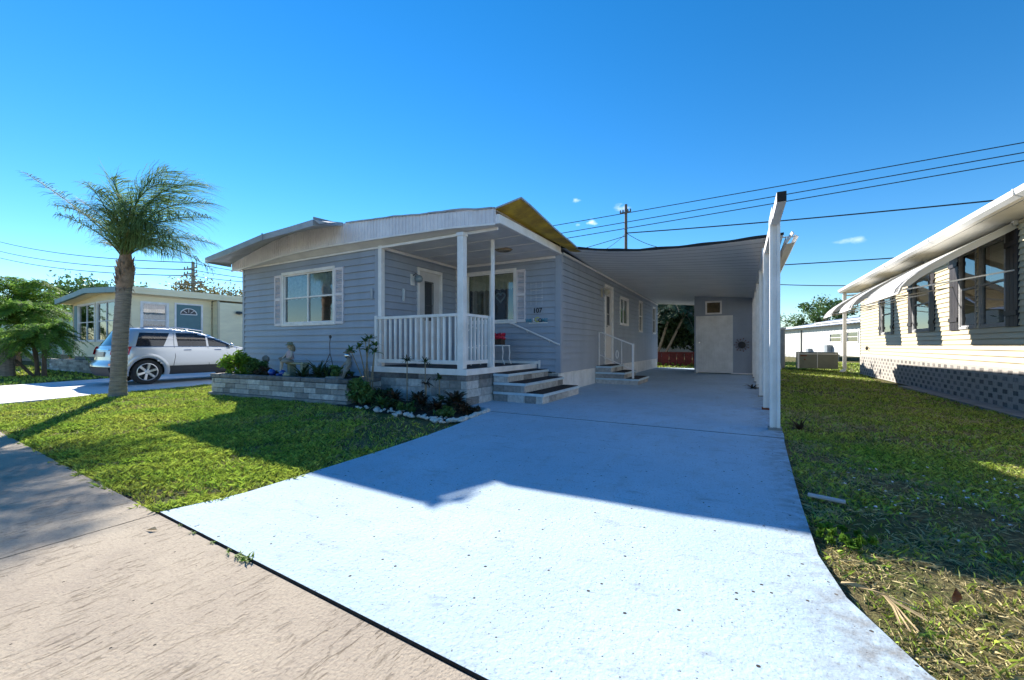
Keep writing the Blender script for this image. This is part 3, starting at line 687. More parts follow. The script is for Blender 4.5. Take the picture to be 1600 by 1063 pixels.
def door(parent, fr, u0, u1, z0, z1, dm='door_cream', name='front_door', glass_r=(.3, .7, .42, .93), knob=.1, knob_z=.48, frame_m='white_paint', lab=None):
    o, u, n = fr
    m = MB().frame(o, u, n); t = .07
    m.box(u0 - t, u1 + t, .0, .05, z1, z1 + t); m.box(u0 - t, u0, .0, .048, z0, z1); m.box(u1, u1 + t, .0, .048, z0, z1); m.box(u0 - t, u1 + t, .0, .07, z0 - .035, z0)
    m.build('door_frame', frame_m, parent)
    dd = MB().frame(o, u, n); W = u1 - u0; Hh = z1 - z0
    ga, gb, gc, gd = u0 + W * glass_r[0], u0 + W * glass_r[1], z0 + Hh * glass_r[2], z0 + Hh * glass_r[3]
    for (a, b, c, e) in ((u0, ga, z0, z1), (gb, u1, z0, z1), (ga, gb, z0, gc), (ga, gb, gd, z1)): dd.box(a, b, -.05, .006, c, e)
    q = dd.build(name, dm, parent)
    if lab: q['label'] = lab
    g = MB().frame(o, u, n); g.box(ga, gb, -.03, -.02, gc, gd); g.build('door_glass', 'screen_dark', q)
    g = MB().frame(o, u, n)
    for (a, b, c, e) in ((ga - .02, gb + .02, gd, gd + .02), (ga - .02, gb + .02, gc - .02, gc), (ga - .02, ga, gc, gd), (gb, gb + .02, gc, gd)): g.box(a, b, .004, .014, c, e)
    g.box(ga, gb, -.02, .002, gc + (gd - gc) * .38, gc + (gd - gc) * .38 + .02)
    g.build('glass_trim', 'lamp_dark' if name == 'front_door' else dm, q)
    k = MB().frame(o, u, n); ku = u0 + W * knob
    k.tube([(ku, .0, z0 + Hh * knob_z), (ku, .045, z0 + Hh * knob_z)], [.02, .014], 8); k.tube([(ku, .045, z0 + Hh * knob_z), (ku + .0, .075, z0 + Hh * knob_z)], [.026, .022], 8); k.build('handle', 'chrome', q)
    return q
door(house, frD, 1.17, 1.95, .71, 2.92, lab='front door with a tall dark pane', glass_r=(.30, .66, .47, .89))
sd_ = door(house, frS, 3.60, 4.42, .56, 2.96, name='side_door', glass_r=(.28, .72, .50, .89), lab='side door under the carport roof')
kk = MB().frame(*frS)
for i in range(9): kk.box(3.75, 4.27, .006, .012, .72 + i * .045, .75 + i * .045)
kk.build('louvre', 'door_cream', sd_)
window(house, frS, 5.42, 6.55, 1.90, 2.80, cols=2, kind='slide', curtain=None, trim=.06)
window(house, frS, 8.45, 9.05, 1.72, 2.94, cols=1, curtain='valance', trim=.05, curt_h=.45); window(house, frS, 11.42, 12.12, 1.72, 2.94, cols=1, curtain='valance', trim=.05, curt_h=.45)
# ---- roof: bowed, front fascia ribbed
YFA = 6.15
RP = [(-12.25, 3.38), (-11.73, 3.46), (-11.0, 3.66), (-10.2, 3.80), (-9.4, 3.87), (-8.45, 3.865), (-7.3, 3.79), (-6.1, 3.72), (-4.8, 3.60), (-3.79, 3.51)]
RX = [p[0] for p in RP]; RZ = [p[1] for p in RP]
def roofz(x): return float(np.interp(x, RX, RZ))
def fasb(x): return float(np.interp(x, [-12.25, -11.7, -10, -8.45, -6.6, -4.8, -3.79], [3.17, 3.20, 3.34, 3.38, 3.36, 3.32, 3.25]))
rf = MB(); xs = np.linspace(-12.25, -3.79, 40)
for a, b in zip(xs[:-1], xs[1:]):
    rf.quad((a, YFA + .02, roofz(a) - .01), (b, YFA + .02, roofz(b) - .01), (b, YE + .3, roofz(b) - .01), (a, YE + .3, roofz(a) - .01))
    rf.quad((a, YE + .3, roofz(a) - .01), (b, YE + .3, roofz(b) - .01), (b, YE + .3, 3.1), (a, YE + .3, 3.1))
rf.quad((-12.25, YFA, 3.17), (-12.25, YE + .3, 3.17), (-12.25, YE + .3, 3.37), (-12.25, YFA, 3.37))
rf.quad((-12.25, YFA, 3.17), (-12.25, YE + .3, 3.17), (XL, YE + .3, 3.20), (XL, YFA, 3.20))
roof = rf.build('roof', 'white_paint', house)
# low lip of the roof sheet, creased and a little lifted
lp = MB(); xs = np.linspace(-7.6, -3.82, 60); pr = None
for i, x_ in enumerate(xs):
    z_ = roofz(x_) + .012 + .012 * mnoise.noise(Vector((x_ * 3, 0, 0))) + (.03 * math.exp(-((x_ + 4.6) / .5) ** 2))
    if pr: lp.add([(pr[0], YFA - .03, pr[1] - .02), (x_, YFA - .03, z_ - .02), (x_, YFA - .03, z_ + .008), (pr[0], YFA - .03, pr[1] + .008), (x_, YFA + .3, z_ + .01), (pr[0], YFA + .3, pr[1] + .01)], [(0, 1, 2, 3), (3, 2, 4, 5)])
    pr = (x_, z_)
lp.build('roof_lip', 'grey_metal', roof)
fa = MB(); x_ = -12.25; i = 0
while x_ < -3.80:
    b = min(x_ + .045, -3.79); q = YFA - (.010 if i % 2 else 0)
    fa.quad((x_, q, fasb(x_)), (b, q, fasb(b)), (b, q, roofz(b)), (x_, q, roofz(x_)), .5)
    if i: fa.quad((x_, YFA, fasb(x_)), (x_, YFA - .010, fasb(x_)), (x_, YFA - .010, roofz(x_)), (x_, YFA, roofz(x_)), .5)
    x_ = b; i += 1
fa.quad((-3.79, YFA, 3.25), (-3.79, YFA + .06, 3.25), (-3.79, YFA + .06, 3.51), (-3.79, YFA, 3.51), .5)
fas = fa.build('fascia', 'fascia_white', house)
e = MB(); xs = np.linspace(-12.25, -3.76, 30)
for a, b in zip(xs[:-1], xs[1:]):
    e.add([(a, YFA - .022, fasb(a) - .028), (b, YFA - .022, fasb(b) - .028), (b, YFA - .022, fasb(b) + .006), (a, YFA - .022, fasb(a) + .006), (b, YFA + .01, fasb(b) - .028), (a, YFA + .01, fasb(a) - .028), (b, YFA - .01, fasb(b) + .008), (a, YFA - .01, fasb(a) + .008)], [(0, 1, 2, 3), (0, 1, 4, 5), (3, 2, 6, 7)])
e.build('fascia_edge', 'white_paint', fas)
so = MB()
for a, b in zip(xs[:-1], xs[1:]):
    so.quad((a, YFA + .01, fasb(a) - .012), (b, YFA + .01, fasb(b) - .012), (b, YF - .01, 3.245), (a, YF - .01, 3.245), .5)
nn = 60
so.build('soffit', 'ceiling', house)
pc = MB(); pc.quad((XI, YF - .02, 3.25), (XR, YF - .02, 3.25), (XR, YB, 3.25), (XI, YB, 3.25))
for k in range(1, 4): pc.box(XI, XR, YF + k * .66 - .015, YF + k * .66 + .015, 3.240, 3.249)
pc.build('porch_ceiling', 'ceiling', house)
pc = MB(); pc.lathe((-4.62, 7.9, 3.21), [(.0, .0), (.15, .0), (.17, .012), (.17, .03), (.20, .035)], 20); o = pc.build('ceiling_stain_ring', 'torn_wood'); 
tag(o, 'dark round ceiling light base under the porch roof', 'light base'); o.name = 'ceiling_fixture'
bm_ = MB(); bm_.box(XR - .06, XR + .045, YFA + .06, YB - .04, 3.26, 3.43); bm_.box(XR + .045, XR + .07, YFA + .06, YB - .04, 3.262, 3.30)
bm_.box(XI + .06, XR - .065, YF - .06, YF - .022, 3.195, 3.248)
bm_.build('porch_beam', 'white_paint', house, bevel=.006)
# torn edge above the beam: splintered boards, bent strip
tw = MB(); random.seed(5)
for i in range(40):
    y0 = YFA + .1 + i * .072; tw.box(XR - .14 + random.uniform(-.02, .02), XR - .05 + random.uniform(-.02, .03), y0, y0 + .066, 3.435, 3.475 + random.uniform(0, .03))
tw.bar((XR - .05, YFA + .02, 3.47), (XR + .01, YFA + .85, 3.41), .05, .012); tw.bar((XR - .03, YFA + .0, 3.52), (XR - .02, YB + .0, 3.475), .012, .05); tw.bar((XR + .0, YFA + .05, 3.48), (XR - .03, YFA + 1.2, 3.45), .02, .03)
tw.build('torn_roof_edge', 'torn_wood', house)
# peeled roof board, yellow underneath, still hinged along the eave
fl = MB(); top = MB()
nA, nB = 22, 8; P_ = []
for i in range(nA):
    t = i / (nA - 1); yy = YFA + .02 + t * (YB + .25 - YFA)
    hin = Vector((XR - .05, yy, 3.50 + .01 * math.sin(t * 9)))
    wid = .47 + .01 * t; rise = .17 * (1 - t) ** 1.1 + .0
    row = []
    for j in range(nB):
        s_ = j / (nB - 1)
        yj = yy + (.16 * (1 - t) * s_)
        z = hin.z + rise * s_ - .05 * math.sin(math.pi * s_) * (t) + .012 * mnoise.noise(Vector((t * 6, s_ * 3, 0))) - .16 * t * s_
        row.append((hin.x + wid * s_, yj, z))
    P_.append(row)
vs = [p for r_ in P_ for p in r_]; k = len(vs); fs = []
for i in range(nA - 1):
    for j in range(nB - 1): fs.append((i * nB + j, (i + 1) * nB + j, (i + 1) * nB + j + 1, i * nB + j + 1))
fl.add(vs, fs, .5); flo = fl.build('peeled_roof_board', 'yellow_board', house, smooth=True)
top.add([(a, b, c + .022) for a, b, c in vs], fs, .5)
ring = [i * nB + nB - 1 for i in range(nA)]; topv = [vs[i] for i in ring]
for a, b in zip(topv[:-1], topv[1:]): top.bar((a[0], a[1], a[2] + .011), (b[0], b[1], b[2] + .011), .02, .03)
a, b = vs[0], vs[nB - 1]; top.bar((a[0], a[1] - .004, a[2] + .012), (b[0], b[1] - .004, b[2] + .012), .012, .026)
top.build('roof_sheet', 'grey_metal', flo)
# bent overhang on the left of the roof
ov = MB(); pts = []
fe = [(-12.05, 5.42, 3.36), (-11.2, 5.42, 3.45), (-10.3, 5.42, 3.545), (-9.55, 5.42, 3.63), (-9.4, 5.42, 3.635), (-8.6, 5.42, 3.66), (-7.70, 5.42, 3.70)]
for (x_, y_, z_) in fe:
    xb = x_ if x_ > -12 else -12.25
    zb = min(roofz(max(xb, -12.25)) + .02, 3.90)
    pts.append(((x_, y_, z_), (x_ - .0 if x_ > -11.9 else -12.25, YFA - .012, zb)))
for (a, b), (c, d2) in zip(pts[:-1], pts[1:]):
    ov.quad(a, c, d2, b, .5)
    ov.quad((a[0], a[1] + .02, a[2] - .10), (c[0], c[1] + .02, c[2] - .10), (d2[0], YFA - .015, d2[2] - .06), (b[0], YFA - .015, b[2] - .06), .5)
    ov.quad((a[0], a[1] - .006, a[2] - .12), (c[0], c[1] - .006, c[2] - .12), (c[0], c[1] - .006, c[2] + .01), (a[0], a[1] - .006, a[2] + .01), .5)
    ov.quad((a[0], a[1] - .006, a[2] - .12), (c[0], c[1] - .006, c[2] - .12), (c[0], c[1] + .05, c[2] - .115), (a[0], a[1] + .05, a[2] - .115), .5)
a, b = pts[0]; ov.quad(a, b, (b[0], b[1], b[2] - .14), (a[0], a[1], a[2] - .12), .5)
a, b = pts[-1]; ov.quad(a, b, (b[0], b[1], b[2] - .07), (a[0], a[1], a[2] - .12), .5)
# torn lip at its end
ov.add([(-7.7, 5.41, 3.71), (-7.55, 5.45, 3.60), (-7.35, 5.5, 3.62), (-7.6, 5.9, 3.76), (-7.68, 5.40, 3.76)], [(0, 1, 2, 3), (0, 3, 4)], .5)
ov.bar((-9.5, 5.405, 3.50), (-9.5, 5.405, 3.66), .02, .02)
ov.build('bent_overhang', 'grey_metal', house)
# deck
dk = MB(); dk.box(XI + .02, -4.40, 6.17, YB - .01, .60, .672); deck = dk.build('deck', 'deck_floor', house)
b_ = MB(); b_.box(XI - .02, -4.36, 6.125, 6.165, .57, .685); b_.box(-4.40, -4.358, 6.166, YB - .03, .57, .685); b_.box(-4.30 + .0, -4.26, YB - .075, YB - .03, .50, .76) ; b_.box(XI, -4.30, YB - .07, YB - .03, .675, .74)
b_.build('deck_edge', 'white_paint', deck, bevel=.004)
bb = MB(); random.seed(3)
blockwall(bb, ((XI + .0, 6.17), (1, 0), (0, -1)), 2.40, .0, .46, 3, bl=.34)
blockwall(bb, ((-4.40, 6.17), (0, 1), (1, 0)), 2.8, .0, .46, 3, bl=.34)
blockwall(bb, ((-4.40, YB - .02), (1, 0), (0, -1)), .60, .0, .46, 3, bl=.3)
bb.build('block_base', 'block', deck, bevel=.008)
bb = MB(); blockwall(bb, ((XI - .3, 6.17), (1, 0), (0, -1)), 2.70, .465, .57, 1, bl=.42, jit=.004); blockwall(bb, ((-4.40, 6.17), (0, 1), (1, 0)), 2.8, .465, .57, 1, bl=.42, jit=.004); bb.build('block_course', 'block_cap', deck, bevel=.006)
mo = MB(); mo.box(XI - .3, -4.415, 6.19, YB - .05, .0, .56); mo.build('mortar', 'concrete_base', deck)
# posts and railing
p = MB(); p.box(-4.585, -4.455, 6.14, 6.27, .685, 3.19); p.box(-4.60, -4.44, 6.125, 6.285, 3.13, 3.195); p.build('porch_post', 'white_paint', house, bevel=.008)
p = MB(); p.box(-4.42, -4.36, 7.04, 7.10, .60, 3.25); p.box(-4.50, -4.42, 7.03, 7.11, .685, 1.71); p.build('porch_post', 'white_paint', house, bevel=.006)
p = MB(); p.box(XI - .03 + .09, XI + .12, 6.15, 6.23, .685, 1.74); p.build('porch_post', 'white_paint', house, bevel=.006)
def railing(p0, p1, n):
    r_ = MB(); r_.bar((p0[0], p0[1], 1.69), (p1[0], p1[1], 1.69), .07, .055); rail = r_.build('railing', 'white_paint', house, bevel=.006)
    r_ = MB(); r_.bar((p0[0], p0[1], .80), (p1[0], p1[1], .80), .045, .075); r_.build('bottom_rail', 'white_paint', rail, bevel=.005)
    for i in range(n):
        t = (i + .5) / n; x_ = p0[0] + (p1[0] - p0[0]) * t; y_ = p0[1] + (p1[1] - p0[1]) * t
        b_ = MB(); b_.box(x_ - .021, x_ + .021, y_ - .019, y_ + .019, .835, 1.664); b_.build('baluster', 'white_paint', rail)
railing((XI + .12, 6.205), (-4.585, 6.205), 15); railing((-4.50, 6.27), (-4.50, 7.03), 6)
# wall rail down the steps
r_ = MB(); r_.tube([(-5.08, YB - .09, 1.665), (-5.0, YB - .09, 1.665), (-3.80, YB - .09, 1.16), (-3.74, YB - .085, 1.14)], .02, 8)
for x_ in (-4.62, -4.03): r_.tube([(x_, YB - .02, 1.44 - (x_ + 4.62) * .42), (x_, YB - .09, 1.50 - (x_ + 4.62) * .42)], .011, 6)
r_.build('wall_handrail', 'white_paint', house, smooth=False)
# small grey box on the front wall
r_ = MB().frame(*frF); r_.box(5.02, 5.09, .03, .05, 2.13, 2.36); r_.build('junction_box', 'grey_metal', house)
r_ = MB().frame(*frF); r_.box(4.36, 4.40, .02, .10, .62, .88); r_.build('hose_spigot', 'shed_grey', house)

# front steps: block risers, painted treads with black mats
def steps(name, label, x0, x1s, zs, y0, y1, loc, mat_inset=.03, group=None):
    st = thing(name, label, 'steps', loc, group)
    bl = MB(); zb = 0.0
    for i, (x1, z) in enumerate(zip(x1s, zs)):
        zb = zs[i + 1] + .0 if i + 1 < len(zs) else 0
        bl.T = None
        blockwall(bl, ((x0, y0), (1, 0), (0, -1)), x1 - x0 - .02, zb + .004, z - .052, 1, bl=.32, jit=.003)
        bl.T = None
        blockwall(bl, ((x1 - .02, y0 + .0), (0, 1), (1, 0)), y1 - y0, zb + .004, z - .052, 1, bl=.32, jit=.003)
    bl.build('riser', 'block', st, bevel=.004)
    co = MB()
    for i, (x1, z) in enumerate(zip(x1s, zs)): co.box(x0, x1 - .04, y0 + .02, y1 - .01, 0.0, z - .06)
    co.build('core', 'concrete_base', st)
    for i, (x1, z) in enumerate(zip(x1s, zs)):
        t = MB(); xa = x0
        t.box(xa, x1 + .012, y0 - .015, y1, z - .05, z); tr = t.build('tread', 'step_paint', st, bevel=.005)
        xm = x1s[i - 1] + .01 if i else x0 + .03
        mm = MB(); mm.box(xm, x1 - .02, y0 + .02, y1 - .03, z + .001, z + .010); mm.build('step_mat', 'mat_black', tr)
    return st
steps('porch_steps', 'three block steps with black mats climbing to the front porch deck', -4.36, [-4.02, -3.64, -3.26], [.555, .385, .20], 7.05, YB - .08, (-3.9, 8, 0))
side_steps = steps('side_steps', 'three block steps with a white pipe handrail below the side door', XW + .01, [-3.28, -2.90, -2.52], [.52, .345, .175], 11.75, 13.15, (-3.1, 12.4, 0))
hr = MB(); px_, py_ = -2.70, 11.86
hr.bar((px_, py_, .17), (px_, py_, 1.17), .055, .055)
hr2 = MB(); hr2.tube([(px_, py_, 1.14), (-3.62, py_, 1.50), (-3.68, py_, 1.50)], .018, 8); hr2.tube([(px_, py_, .42), (-3.66, py_, .84)], .014, 8); hr2.tube([(-3.68, py_, .52), (-3.68, py_, 1.52)], .016, 8)
hr2.tube([(-3.02, py_, .58), (-3.02, py_, 1.26)], .010, 6); hr2.tube([(-3.3, py_, .70), (-3.3, py_, 1.37)], .010, 6)
rg_ = [(-3.15 + .035 * math.cos(t * .5236), py_, .86 + .11 * math.sin(t * .5236)) for t in range(13)]; hr2.tube(rg_, .012, 6)
ho = hr.build('handrail_post', 'white_paint', side_steps, bevel=.004); hr2.build('handrail', 'white_paint', side_steps)

# porch lamp and side lamp
def lamp(name, label, fr, u, z, m1, m2, loc):
    L = thing(name, label, 'lamp', loc)
    a = MB().frame(*fr); a.box(u - .07, u + .07, .02, .045, z - .19, z + .07); a.build('back_plate', m1, L, bevel=.01)
    a = MB().frame(*fr); a.tube([(u, .045, z + .04), (u + .03, .11, z + .09), (u + .08, .17, z + .03)], .012, 6); a.build('arm', m2, L)
    q = Vector((fr[0][0], fr[0][1], 0)) + Vector((*fr[1], 0)) * (u + .06) + Vector((*fr[2], 0)) * .17
    a = MB(); a.lathe((q.x, q.y, z - .12), [(.045, 0), (.085, .03), (.10, .09), (.07, .15), (.03, .17)], 12); a.build('shade', 'clear_grey' if m2 == 'lamp_dark' else 'lamp_cream', L, smooth=True)
    return L
lamp('porch_lamp', 'glass wall lamp beside the front door on the porch', frD, .93, 2.72, 'white_paint', 'lamp_dark', (XI, 7.33, 2.7))
lamp('side_lamp', 'cream wall lamp beside the side door under the carport', frS, 3.22, 2.78, 'lamp_cream', 'lamp_cream', (XW, 12.3, 2.8))
a = MB().frame(*frD); a.box(.60, .66, .02, .045, 2.13, 2.42); a.tube([(.63, .045, 2.16), (.63, .055, 2.39)], .02, 8); tag(a.build('thermometer', 'thermo'), 'long white thermometer on the porch wall left of the lamp', 'thermometer')
# house number 107 and the welcome sign
def text(s, size, o, parent, m, name, ext=.004, loc=None, fr='P', bold=.0):
    cu = bpy.data.curves.new(name, 'FONT'); cu.body = s; cu.size = size; cu.extrude = ext; cu.align_x = 'CENTER'; cu.offset = bold
    ob = bpy.data.objects.new('tmp', cu); col.objects.link(ob); dg = bpy.context.evaluated_depsgraph_get(); me = bpy.data.meshes.new_from_object(ob.evaluated_get(dg))
    bpy.data.objects.remove(ob); me.transform(Matrix.Rotation(R(90), 4, 'X')); me.materials.clear(); me.materials.append(M[m])
    q = bpy.data.objects.new(name, me); col.objects.link(q); q.location = o
    if parent: q.parent = parent; q.location = Vector(o) - root_of(parent).location
    return q
num = thing('house_number', 'black house number 107 on a white plate beside the porch window', 'house number', (-4.33, YB, 1.98))
a = MB().frame(*frP); a.box(2.30, 2.62, .022, .030, 1.885, 2.06, .5); a.build('plate', 'siding', num)
text('107', .165, (-4.34, YB - .036, 1.915), num, 'ink', 'numerals', bold=.004)
ws = thing('welcome_sign', 'painted blue and white sign reading welcome below the house number', 'sign', (-4.33, YB, 1.72))
a = MB().frame(*frP); a.box(2.22, 2.72, .022, .032, 1.655, 1.675, .5); a.build('plate', 'white_paint', ws)
for i, (ch_, mm_, dz) in enumerate(zip('WELCOME', ['sign_blue', 'sign_blue', 'white_paint', 'sign_yellow', 'ink', 'sign_blue', 'sign_blue'], [0, .0, .03, .01, .0, .01, .0])):
    text(ch_, .125 if i != 3 else .17, (-4.60 + i * .083, YB - .036, 1.685 + dz * .4), ws, mm_, 'letter', bold=.003)
# trellis wire on the porch wall
a = MB().frame(*frP)
for uu in (2.28, 2.42, 2.58): a.tube([(uu, .03, 2.10), (uu, .03, 2.66)], .003, 4)
for zz in (2.28, 2.46, 2.62): a.tube([(2.26, .03, zz), (2.60, .03, zz)], .003, 4)
tag(a.build('wire_rack', 'white_paint'), 'thin white wire rack on the wall above the house number', 'rack')
# white metal table with a basket of red flowers
tb = thing('porch_table', 'thin white metal table on the porch under the window', 'table', (-5.25, 8.6, .672))
a = MB(); a.box(-5.75, -4.93, 8.38, 8.74, 1.10, 1.13); a.build('table_top', 'white_paint', tb, bevel=.008)
for (x_, y_, s_) in ((-4.95, 8.40, 1), (-4.95, 8.72, 1), (-5.73, 8.40, -1), (-5.73, 8.72, -1)):
    a = MB(); a.tube([(x_, y_, 1.115), (x_ + .02 * s_, y_, .95), (x_ + .0 * s_, y_, .8), (x_ + .06 * s_, y_, .675)], .014, 6); a.build('leg', 'white_paint', tb)
fb = thing('flower_basket', 'brown basket of red flowers on the white porch table', 'flower basket', (-5.2, 8.56, 1.13))
a = MB(); a.box(-5.36, -5.02, 8.46, 8.66, 1.135, 1.27); a.build('basket', 'basket', fb, bevel=.01)
a = MB(); random.seed(8)
for i in range(70):
    c = (random.uniform(-5.38, -5.0), random.uniform(8.45, 8.67), random.uniform(1.27, 1.40)); a.blob(c, .032, .032, .026, .4, 6, 4, i)
a.build('blossoms', 'flower_red', fb)
a = MB()
for i in range(40): sprig(a, (random.uniform(-5.38, -5.0), random.uniform(8.45, 8.67), 1.25), 2, .08, .02)
a.build('leaves', 'leaf_dark', fb)
# chair behind the railing
ch = thing('porch_chair', 'small white chair behind the porch railing left of the table', 'chair', (-5.5, 7.5, .672))
a = MB(); a.lathe((-5.45, 7.75, 1.06), [(.0, 0), (.20, 0), (.20, .03), (.0, .03)], 16); a.build('seat', 'white_paint', ch)
for (dx, dy) in ((.16, .16), (-.16, .16), (.16, -.16), (-.16, -.16)):
    a = MB(); a.tube([(-5.45 + dx * .8, 7.75 + dy * .8, 1.06), (-5.45 + dx * 1.2, 7.75 + dy * 1.2, .675)], .012, 6); a.build('leg', 'white_paint', ch)
a = MB(); a.tube([(-5.60, 7.9, 1.08), (-5.62, 7.93, 1.45), (-5.45, 7.95, 1.58), (-5.28, 7.93, 1.45), (-5.30, 7.9, 1.08)], .011, 6); a.tube([(-5.45, 7.92, 1.09), (-5.45, 7.95, 1.56)], .008, 6); a.build('backrest', 'white_paint', ch)

# ================================================================ CARPORT
cp = thing('carport', 'white metal carport with a sagging roof sheet and a bent front beam', 'carport', (.4, 14, 0))
def cpz(x, y):
    t0 = max(0, 1 - (y - 9.1) / 3.5) ** 1.5
    front = float(np.interp(x, [-3.8, -3.42, -2.62, -1.92, -1.15, -.56, -.11, .42, .67, .8], [3.44, 3.37, 3.23, 3.155, 3.13, 3.125, 3.135, 3.15, 3.17, 3.18]))
    back = 3.32 - (x + 3.8) * .085 - (y - 9.1) * .006
    return front * t0 + back * (1 - t0)
r_ = MB(); yy = 9.12; i = 0
xs = np.linspace(-3.74, .66, 24)
while yy < 21.9:
    y2 = yy + .295
    for a, b in zip(xs[:-1], xs[1:]):
        r_.quad((a, yy, cpz(a, yy)), (b, yy, cpz(b, yy)), (b, y2, cpz(b, y2)), (a, y2, cpz(a, y2)), .5)
        r_.quad((a, y2, cpz(a, y2)), (b, y2, cpz(b, y2)), (b, y2, cpz(b, y2) + .018), (a, y2, cpz(a, y2) + .018), .5)
        r_.quad((a, y2, cpz(a, y2) + .018), (b, y2, cpz(b, y2) + .018), (b, y2 + .015, cpz(b, y2) + .018), (a, y2 + .015, cpz(a, y2) + .018), .5)
    yy = y2 + .015
pan = r_.build('roof_panel', 'carport_pan', cp)
r_ = MB(); xs = np.linspace(-3.75, .67, 40)
for a, b in zip(xs[:-1], xs[1:]):
    za, zb = cpz(a, 9.12), cpz(b, 9.12); la = .05 + .008 * math.sin(a * 7); lb = .05 + .008 * math.sin(b * 7)
    r_.add([(a, 9.10, za - .006), (b, 9.10, zb - .006), (b, 9.10, zb + lb), (a, 9.10, za + la), (b, 21.9, cpz(b, 21.9) + .06), (a, 21.9, cpz(a, 21.9) + .06)], [(0, 1, 2, 3), (3, 2, 4, 5)])
r_.build('roof_membrane', 'black_rubber_and_hollow', pan)
r_ = MB()
# outer gutter, hanging loose
r_.add([(.70, 9.15, 3.13), (.70, 21.5, 2.93), (.72, 21.5, 2.82), (.72, 9.15, 3.0), (.86, 21.5, 2.84), (.84, 9.15, 3.02), (.88, 21.5, 2.94), (.90, 9.15, 3.12), (.84, 9.15, 3.16), (.84, 21.5, 2.97)], [(0, 1, 2, 3), (3, 2, 4, 5), (5, 4, 6, 7), (7, 6, 9, 8)])
r_.bar((.64, 9.2, 3.14), (.86, 9.2, 3.13), .03, .02); r_.bar((.70, 9.15, 3.02), (.80, 9.0, 3.17), .02, .06)
r_.build('gutter', 'gutter_white', cp)
r_ = MB(); zb0, zb1 = 2.72, 2.90
r_.add([(.33, 5.38, 2.695), (.33, 21.6, 2.72), (.33, 21.6, 2.86), (.33, 5.38, 2.805), (.42, 5.38, 2.695), (.42, 21.6, 2.72), (.42, 21.6, 2.86), (.42, 5.38, 2.805)],
       [(0, 3, 2, 1), (4, 5, 6, 7), (0, 1, 5, 4), (3, 7, 6, 2)], .5)
r_.box(.326, .424, 9.2, 21.6, 2.80, 2.98, .5)
beam = r_.build('beam', 'white_paint', cp)
r_ = MB(); r_.box(.334, .416, 5.374, 5.42, 2.70, 2.80); r_.build('beam_end', 'black_rubber_and_hollow', beam)  # black block stands in for the shade inside the open channel end
r_ = MB(); r_.box(.322, .3295, 6.1, 6.8, 2.70, 2.86); r_.build('beam_bracket', 'white_paint', beam)
for i, y_ in enumerate((6.43, 8.39, 10.4, 12.4, 14.4, 16.4, 17.7)):
    b_ = MB()
    # hollow C-shaped sheet post
    x0, x1 = .315, .43
    b_.box(x0, x0 + .018, y_ - .05, y_ + .05, .012, 2.74); b_.box(x0 + .018, x1, y_ + .034, y_ + .05, .012, 2.74); b_.box(x1 - .018, x1, y_ - .05, y_ + .034, .012, 2.74); b_.box(x0 + .018, x0 + .035, y_ - .05, y_ - .03, .012, 2.72); b_.box(x1 - .035, x1 - .018, y_ - .05, y_ - .03, .012, 2.72)
    b_.box(x0 + .018, x1 - .018, y_ - .028, y_ - .02, .012, 2.72)
    po = b_.build('post', 'white_paint', cp)
    b_ = MB(); b_.box(x0 - .02, x1 + .02, y_ - .07, y_ + .07, .012, .045); b_.build('post_foot', 'rust' if i == 1 else 'concrete_base', po)

# ---- storage shed under the carport
frH = ((-1.68, 18.0), (1, 0), (0, -1))
shd = thing('storage_shed', 'blue-grey sided storage shed closing the back of the carport', 'shed', (-.7, 19.5, 0))
a = MB().frame(*frH); siding(a, 2.06, .02, 3.1, [(.12, 1.30, .02, 2.22), (.46, .92, 2.40, 2.80)], ch=.155); a.T = None; a.quad((-1.68, 18, 0), (-1.68, 21.8, 0), (-1.68, 21.8, 3.1), (-1.68, 18, 3.1)); a.quad((-1.68, 21.8, 0), (.38, 21.8, 0), (.38, 21.8, 3.1), (-1.68, 21.8, 3.1)); a.quad((.38, 18, 0), (.38, 21.8, 0), (.38, 21.8, 3.0), (.38, 18, 3.0)); a.build('wall', 'siding', shd)
a = MB().frame(*frH); a.box(.06, .12, .0, .04, .02, 2.28); a.box(1.30, 1.36, .0, .04, .02, 2.28); a.box(.12, 1.30, .0, .04, 2.22, 2.28); a.box(1.361, 2.04, .0, .035, .02, .07); a.box(2.0, 2.06, .0, .035, .07, 2.95); a.build('door_frame', 'white_paint', shd)
a = MB().frame(*frH); x_ = .12; i = 0
while x_ < 1.295:
    b = min(x_ + .045, 1.30); a.quad((x_, .005 + .03 * (i % 2), .05), (b, .005 + .03 * (i % 2), .05), (b, .005 + .03 * (i % 2), 2.22), (x_, .005 + .03 * (i % 2), 2.22), .5); a.quad((x_, .005, .05), (x_, .035, .05), (x_, .035, 2.22), (x_, .005, 2.22), .5); x_ = b; i += 1
dd = a.build('door', 'white_paint', shd)
a = MB().frame(*frH); a.tube([(.19, .02, 1.24), (.19, .06, 1.24)], [.018, .024], 8); a.build('handle', 'chrome', dd)
a = MB().frame(*frH); a.box(.40, .46, .0, .05, 2.34, 2.86); a.box(.92, .98, .0, .05, 2.34, 2.86); a.box(.46, .92, .0, .05, 2.80, 2.86); a.box(.46, .92, .0, .05, 2.34, 2.40); vent = a.build('vent', 'white_paint', shd)
a = MB().frame(*frH); slats(a, .46, .92, 2.40, 2.80, .0, .035, 10); a.quad((.46, -.02, 2.4), (.92, -.02, 2.4), (.92, -.02, 2.8), (.46, -.02, 2.8)); a.build('louvre', 'curtain_tan', vent)
so_ = thing('wall_ornament', 'dark sun shaped metal ornament on the shed wall beside its door', 'ornament', (-.02, 17.97, 1.14))
a = MB(); a.lathe((-.02, 17.95, 1.14), [(.0, .0), (.13, .0), (.13, -.03), (.0, -.04)], 18, 'y'); a.build('disc', 'ink', so_)
a = MB()
